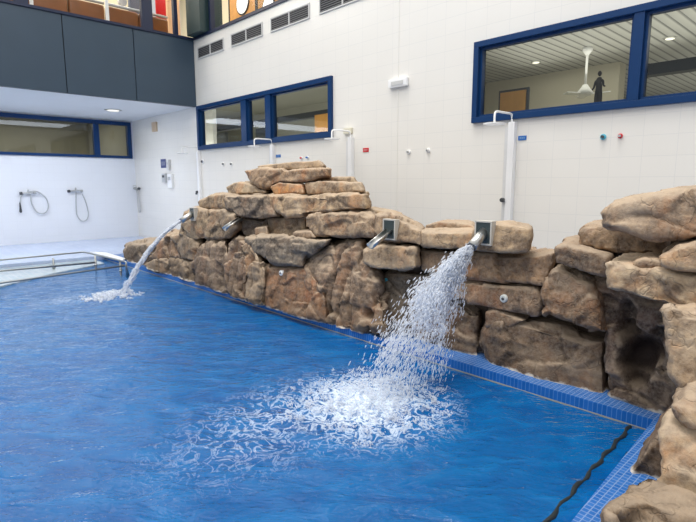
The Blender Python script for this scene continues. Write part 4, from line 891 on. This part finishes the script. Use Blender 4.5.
def stream(mouth, target, n, spread0, spread1, r0, r1, clump, lenf=3., seed=0, sx=.6, sy_=1.):
    mouth = np.array(mouth); target = np.array(target); g = 9.8
    rg = np.random.default_rng(seed)
    t = rg.random(n)**.8; dz = mouth[2] - target[2]
    vz0 = -1.2; T = (vz0 + math.sqrt(vz0 * vz0 + 2 * g * dz)) / g
    vh = (target[:2] - mouth[:2]) / T
    ang = rg.random(n) * 2 * PI; rad = np.sqrt(rg.random(n)); 
    off = np.stack([np.cos(ang) * rad * sx, np.sin(ang) * rad * sy_, rg.normal(size=n) * .3], 1)
    tt = t * T
    pos = np.stack([mouth[0] + vh[0] * tt, mouth[1] + vh[1] * tt, mouth[2] + vz0 * tt - .5 * g * tt * tt], 1)
    sp_ = spread0 + (spread1 - spread0) * t[:, None]**1.15
    pos = pos + off * sp_
    # gather the drops into strings and clots
    for f in (9., 22.):
        q = np.stack([off[:, 0] * 2.5, off[:, 1] * 2.5, t * 5], 1) * f / 9 + seed
        pos += np.stack([pnoise(q + 1), pnoise(q + 31), pnoise(q + 61)], 1) * clump * sp_
    dens = fbm(np.stack([off[:, 0] * 2, off[:, 1] * 3.2, t * 7], 1) + seed, 2)
    keep = dens > (-.9 + t * 1.15)
    vel = np.stack([np.full(n, vh[0]), np.full(n, vh[1]), vz0 - g * tt], 1) + off * .9 * np.array([1, 1, .4]) + rg.normal(size=(n, 3)) * .5 * (t[:, None] + .1)
    R0 = (r0 + (r1 - r0) * t) * (.5 + rg.random(n)); Ls = R0 * (lenf * (.6 + .9 * rg.random(n)))
    keep &= pos[:, 2] > WL
    return pos[keep], vel[keep], Ls[keep], R0[keep]
A1 = stream(mouthR - dR * .01, (2.78, 2.44, WL), 15500, .026, .40, .0035, .0029, .45, 4.0, 3, 1.15, .60)
drops('falling_water', *A1, 'heavy white stream falling from the right spout into the pool', 'water jet')
A2 = stream(mouthL, (2.5, 7.33, WL), 2600, .016, .055, .0075, .006, .4, 4.5, 5)
drops('falling_water', *A2, 'thin white water jet falling from the far left spout', 'water jet')
def splash(cx, cy, rx, ry, n, hmax, r, seed, lab, ang=.3):
    rg = np.random.default_rng(seed); a = rg.random(n) * 2 * PI; d = rg.random(n)**.6 * 1.05
    x = np.cos(a) * d * rx; y = np.sin(a) * d * ry; ca, sa = math.cos(ang), math.sin(ang)
    P = np.stack([cx + x * ca - y * sa, cy + x * sa + y * ca, np.zeros(n)], 1)
    q = P * 7; P[:, 0] += pnoise(q + 3) * .08; P[:, 1] += pnoise(q + 13) * .08
    k = fbm(P * 9 + 2, 3) > -.25 + .75 * d**2
    P[:, 2] = WL + rg.random(n)**2.2 * hmax * np.exp(-d * 1.8) + .004
    D = rg.normal(size=(n, 3)) * np.array([1, 1, .8]); R = r * (.4 + rg.random(n)); Ls = R * (1 + 2 * rg.random(n))
    return drops('splash', P[k], D[k], Ls[k], R[k], lab, 'splash')
splash(2.52, 2.45, .66, .62, 14000, .14, .0035, 4, 'churning white splash where the heavy stream hits the pool')
splash(2.38, 7.38, .42, .34, 2600, .10, .009, 8, 'small white splash where the thin far jet hits the pool', 0)

# ------------------------------------------------------------------ light
w = bpy.data.worlds.new('world'); bpy.context.scene.world = w; w.use_nodes = True; nt = w.node_tree; bg = nt.nodes['Background']
tc = N(nt, 'ShaderNodeTexCoord'); s = N(nt, 'ShaderNodeSeparateXYZ'); L(nt, tc, 'Generated', s, 'Vector')
rp = N(nt, 'ShaderNodeValToRGB'); mr = N(nt, 'ShaderNodeMapRange'); mr.inputs['From Min'].default_value = -1; L(nt, s, 'Z', mr, 'Value'); L(nt, mr, 'Result', rp, 'Fac')
e = rp.color_ramp.elements; e[0].position = .45; e[0].color = (.25, .26, .27, 1); e[1].position = .85; e[1].color = (1.0, .99, .97, 1)
x_ = rp.color_ramp.elements.new(.56); x_.color = (.69, .70, .71, 1)
L(nt, rp, 'Color', bg, 'Color'); bg.inputs['Strength'].default_value = .85
area('skylight', (1.2, 4.5, 7.0), 6, 9, 335, (1, .99, .96), (0, math.radians(-8), 0))
sd = bpy.data.lights.new('sun', 'SUN'); so = bpy.data.objects.new('sun', sd); COL.objects.link(so); sd.energy = 1.7; sd.angle = .35; sd.color = (1, .96, .9)
so.rotation_euler = Vector((-.22, .05, 1)).to_track_quat('Z', 'Y').to_euler()
sc = bpy.context.scene
sc.view_settings.view_transform = 'Standard'; sc.view_settings.look = 'None'; sc.view_settings.exposure = 0
sc.cycles.max_bounces = 8; sc.cycles.transparent_max_bounces = 24; sc.cycles.use_denoising = True
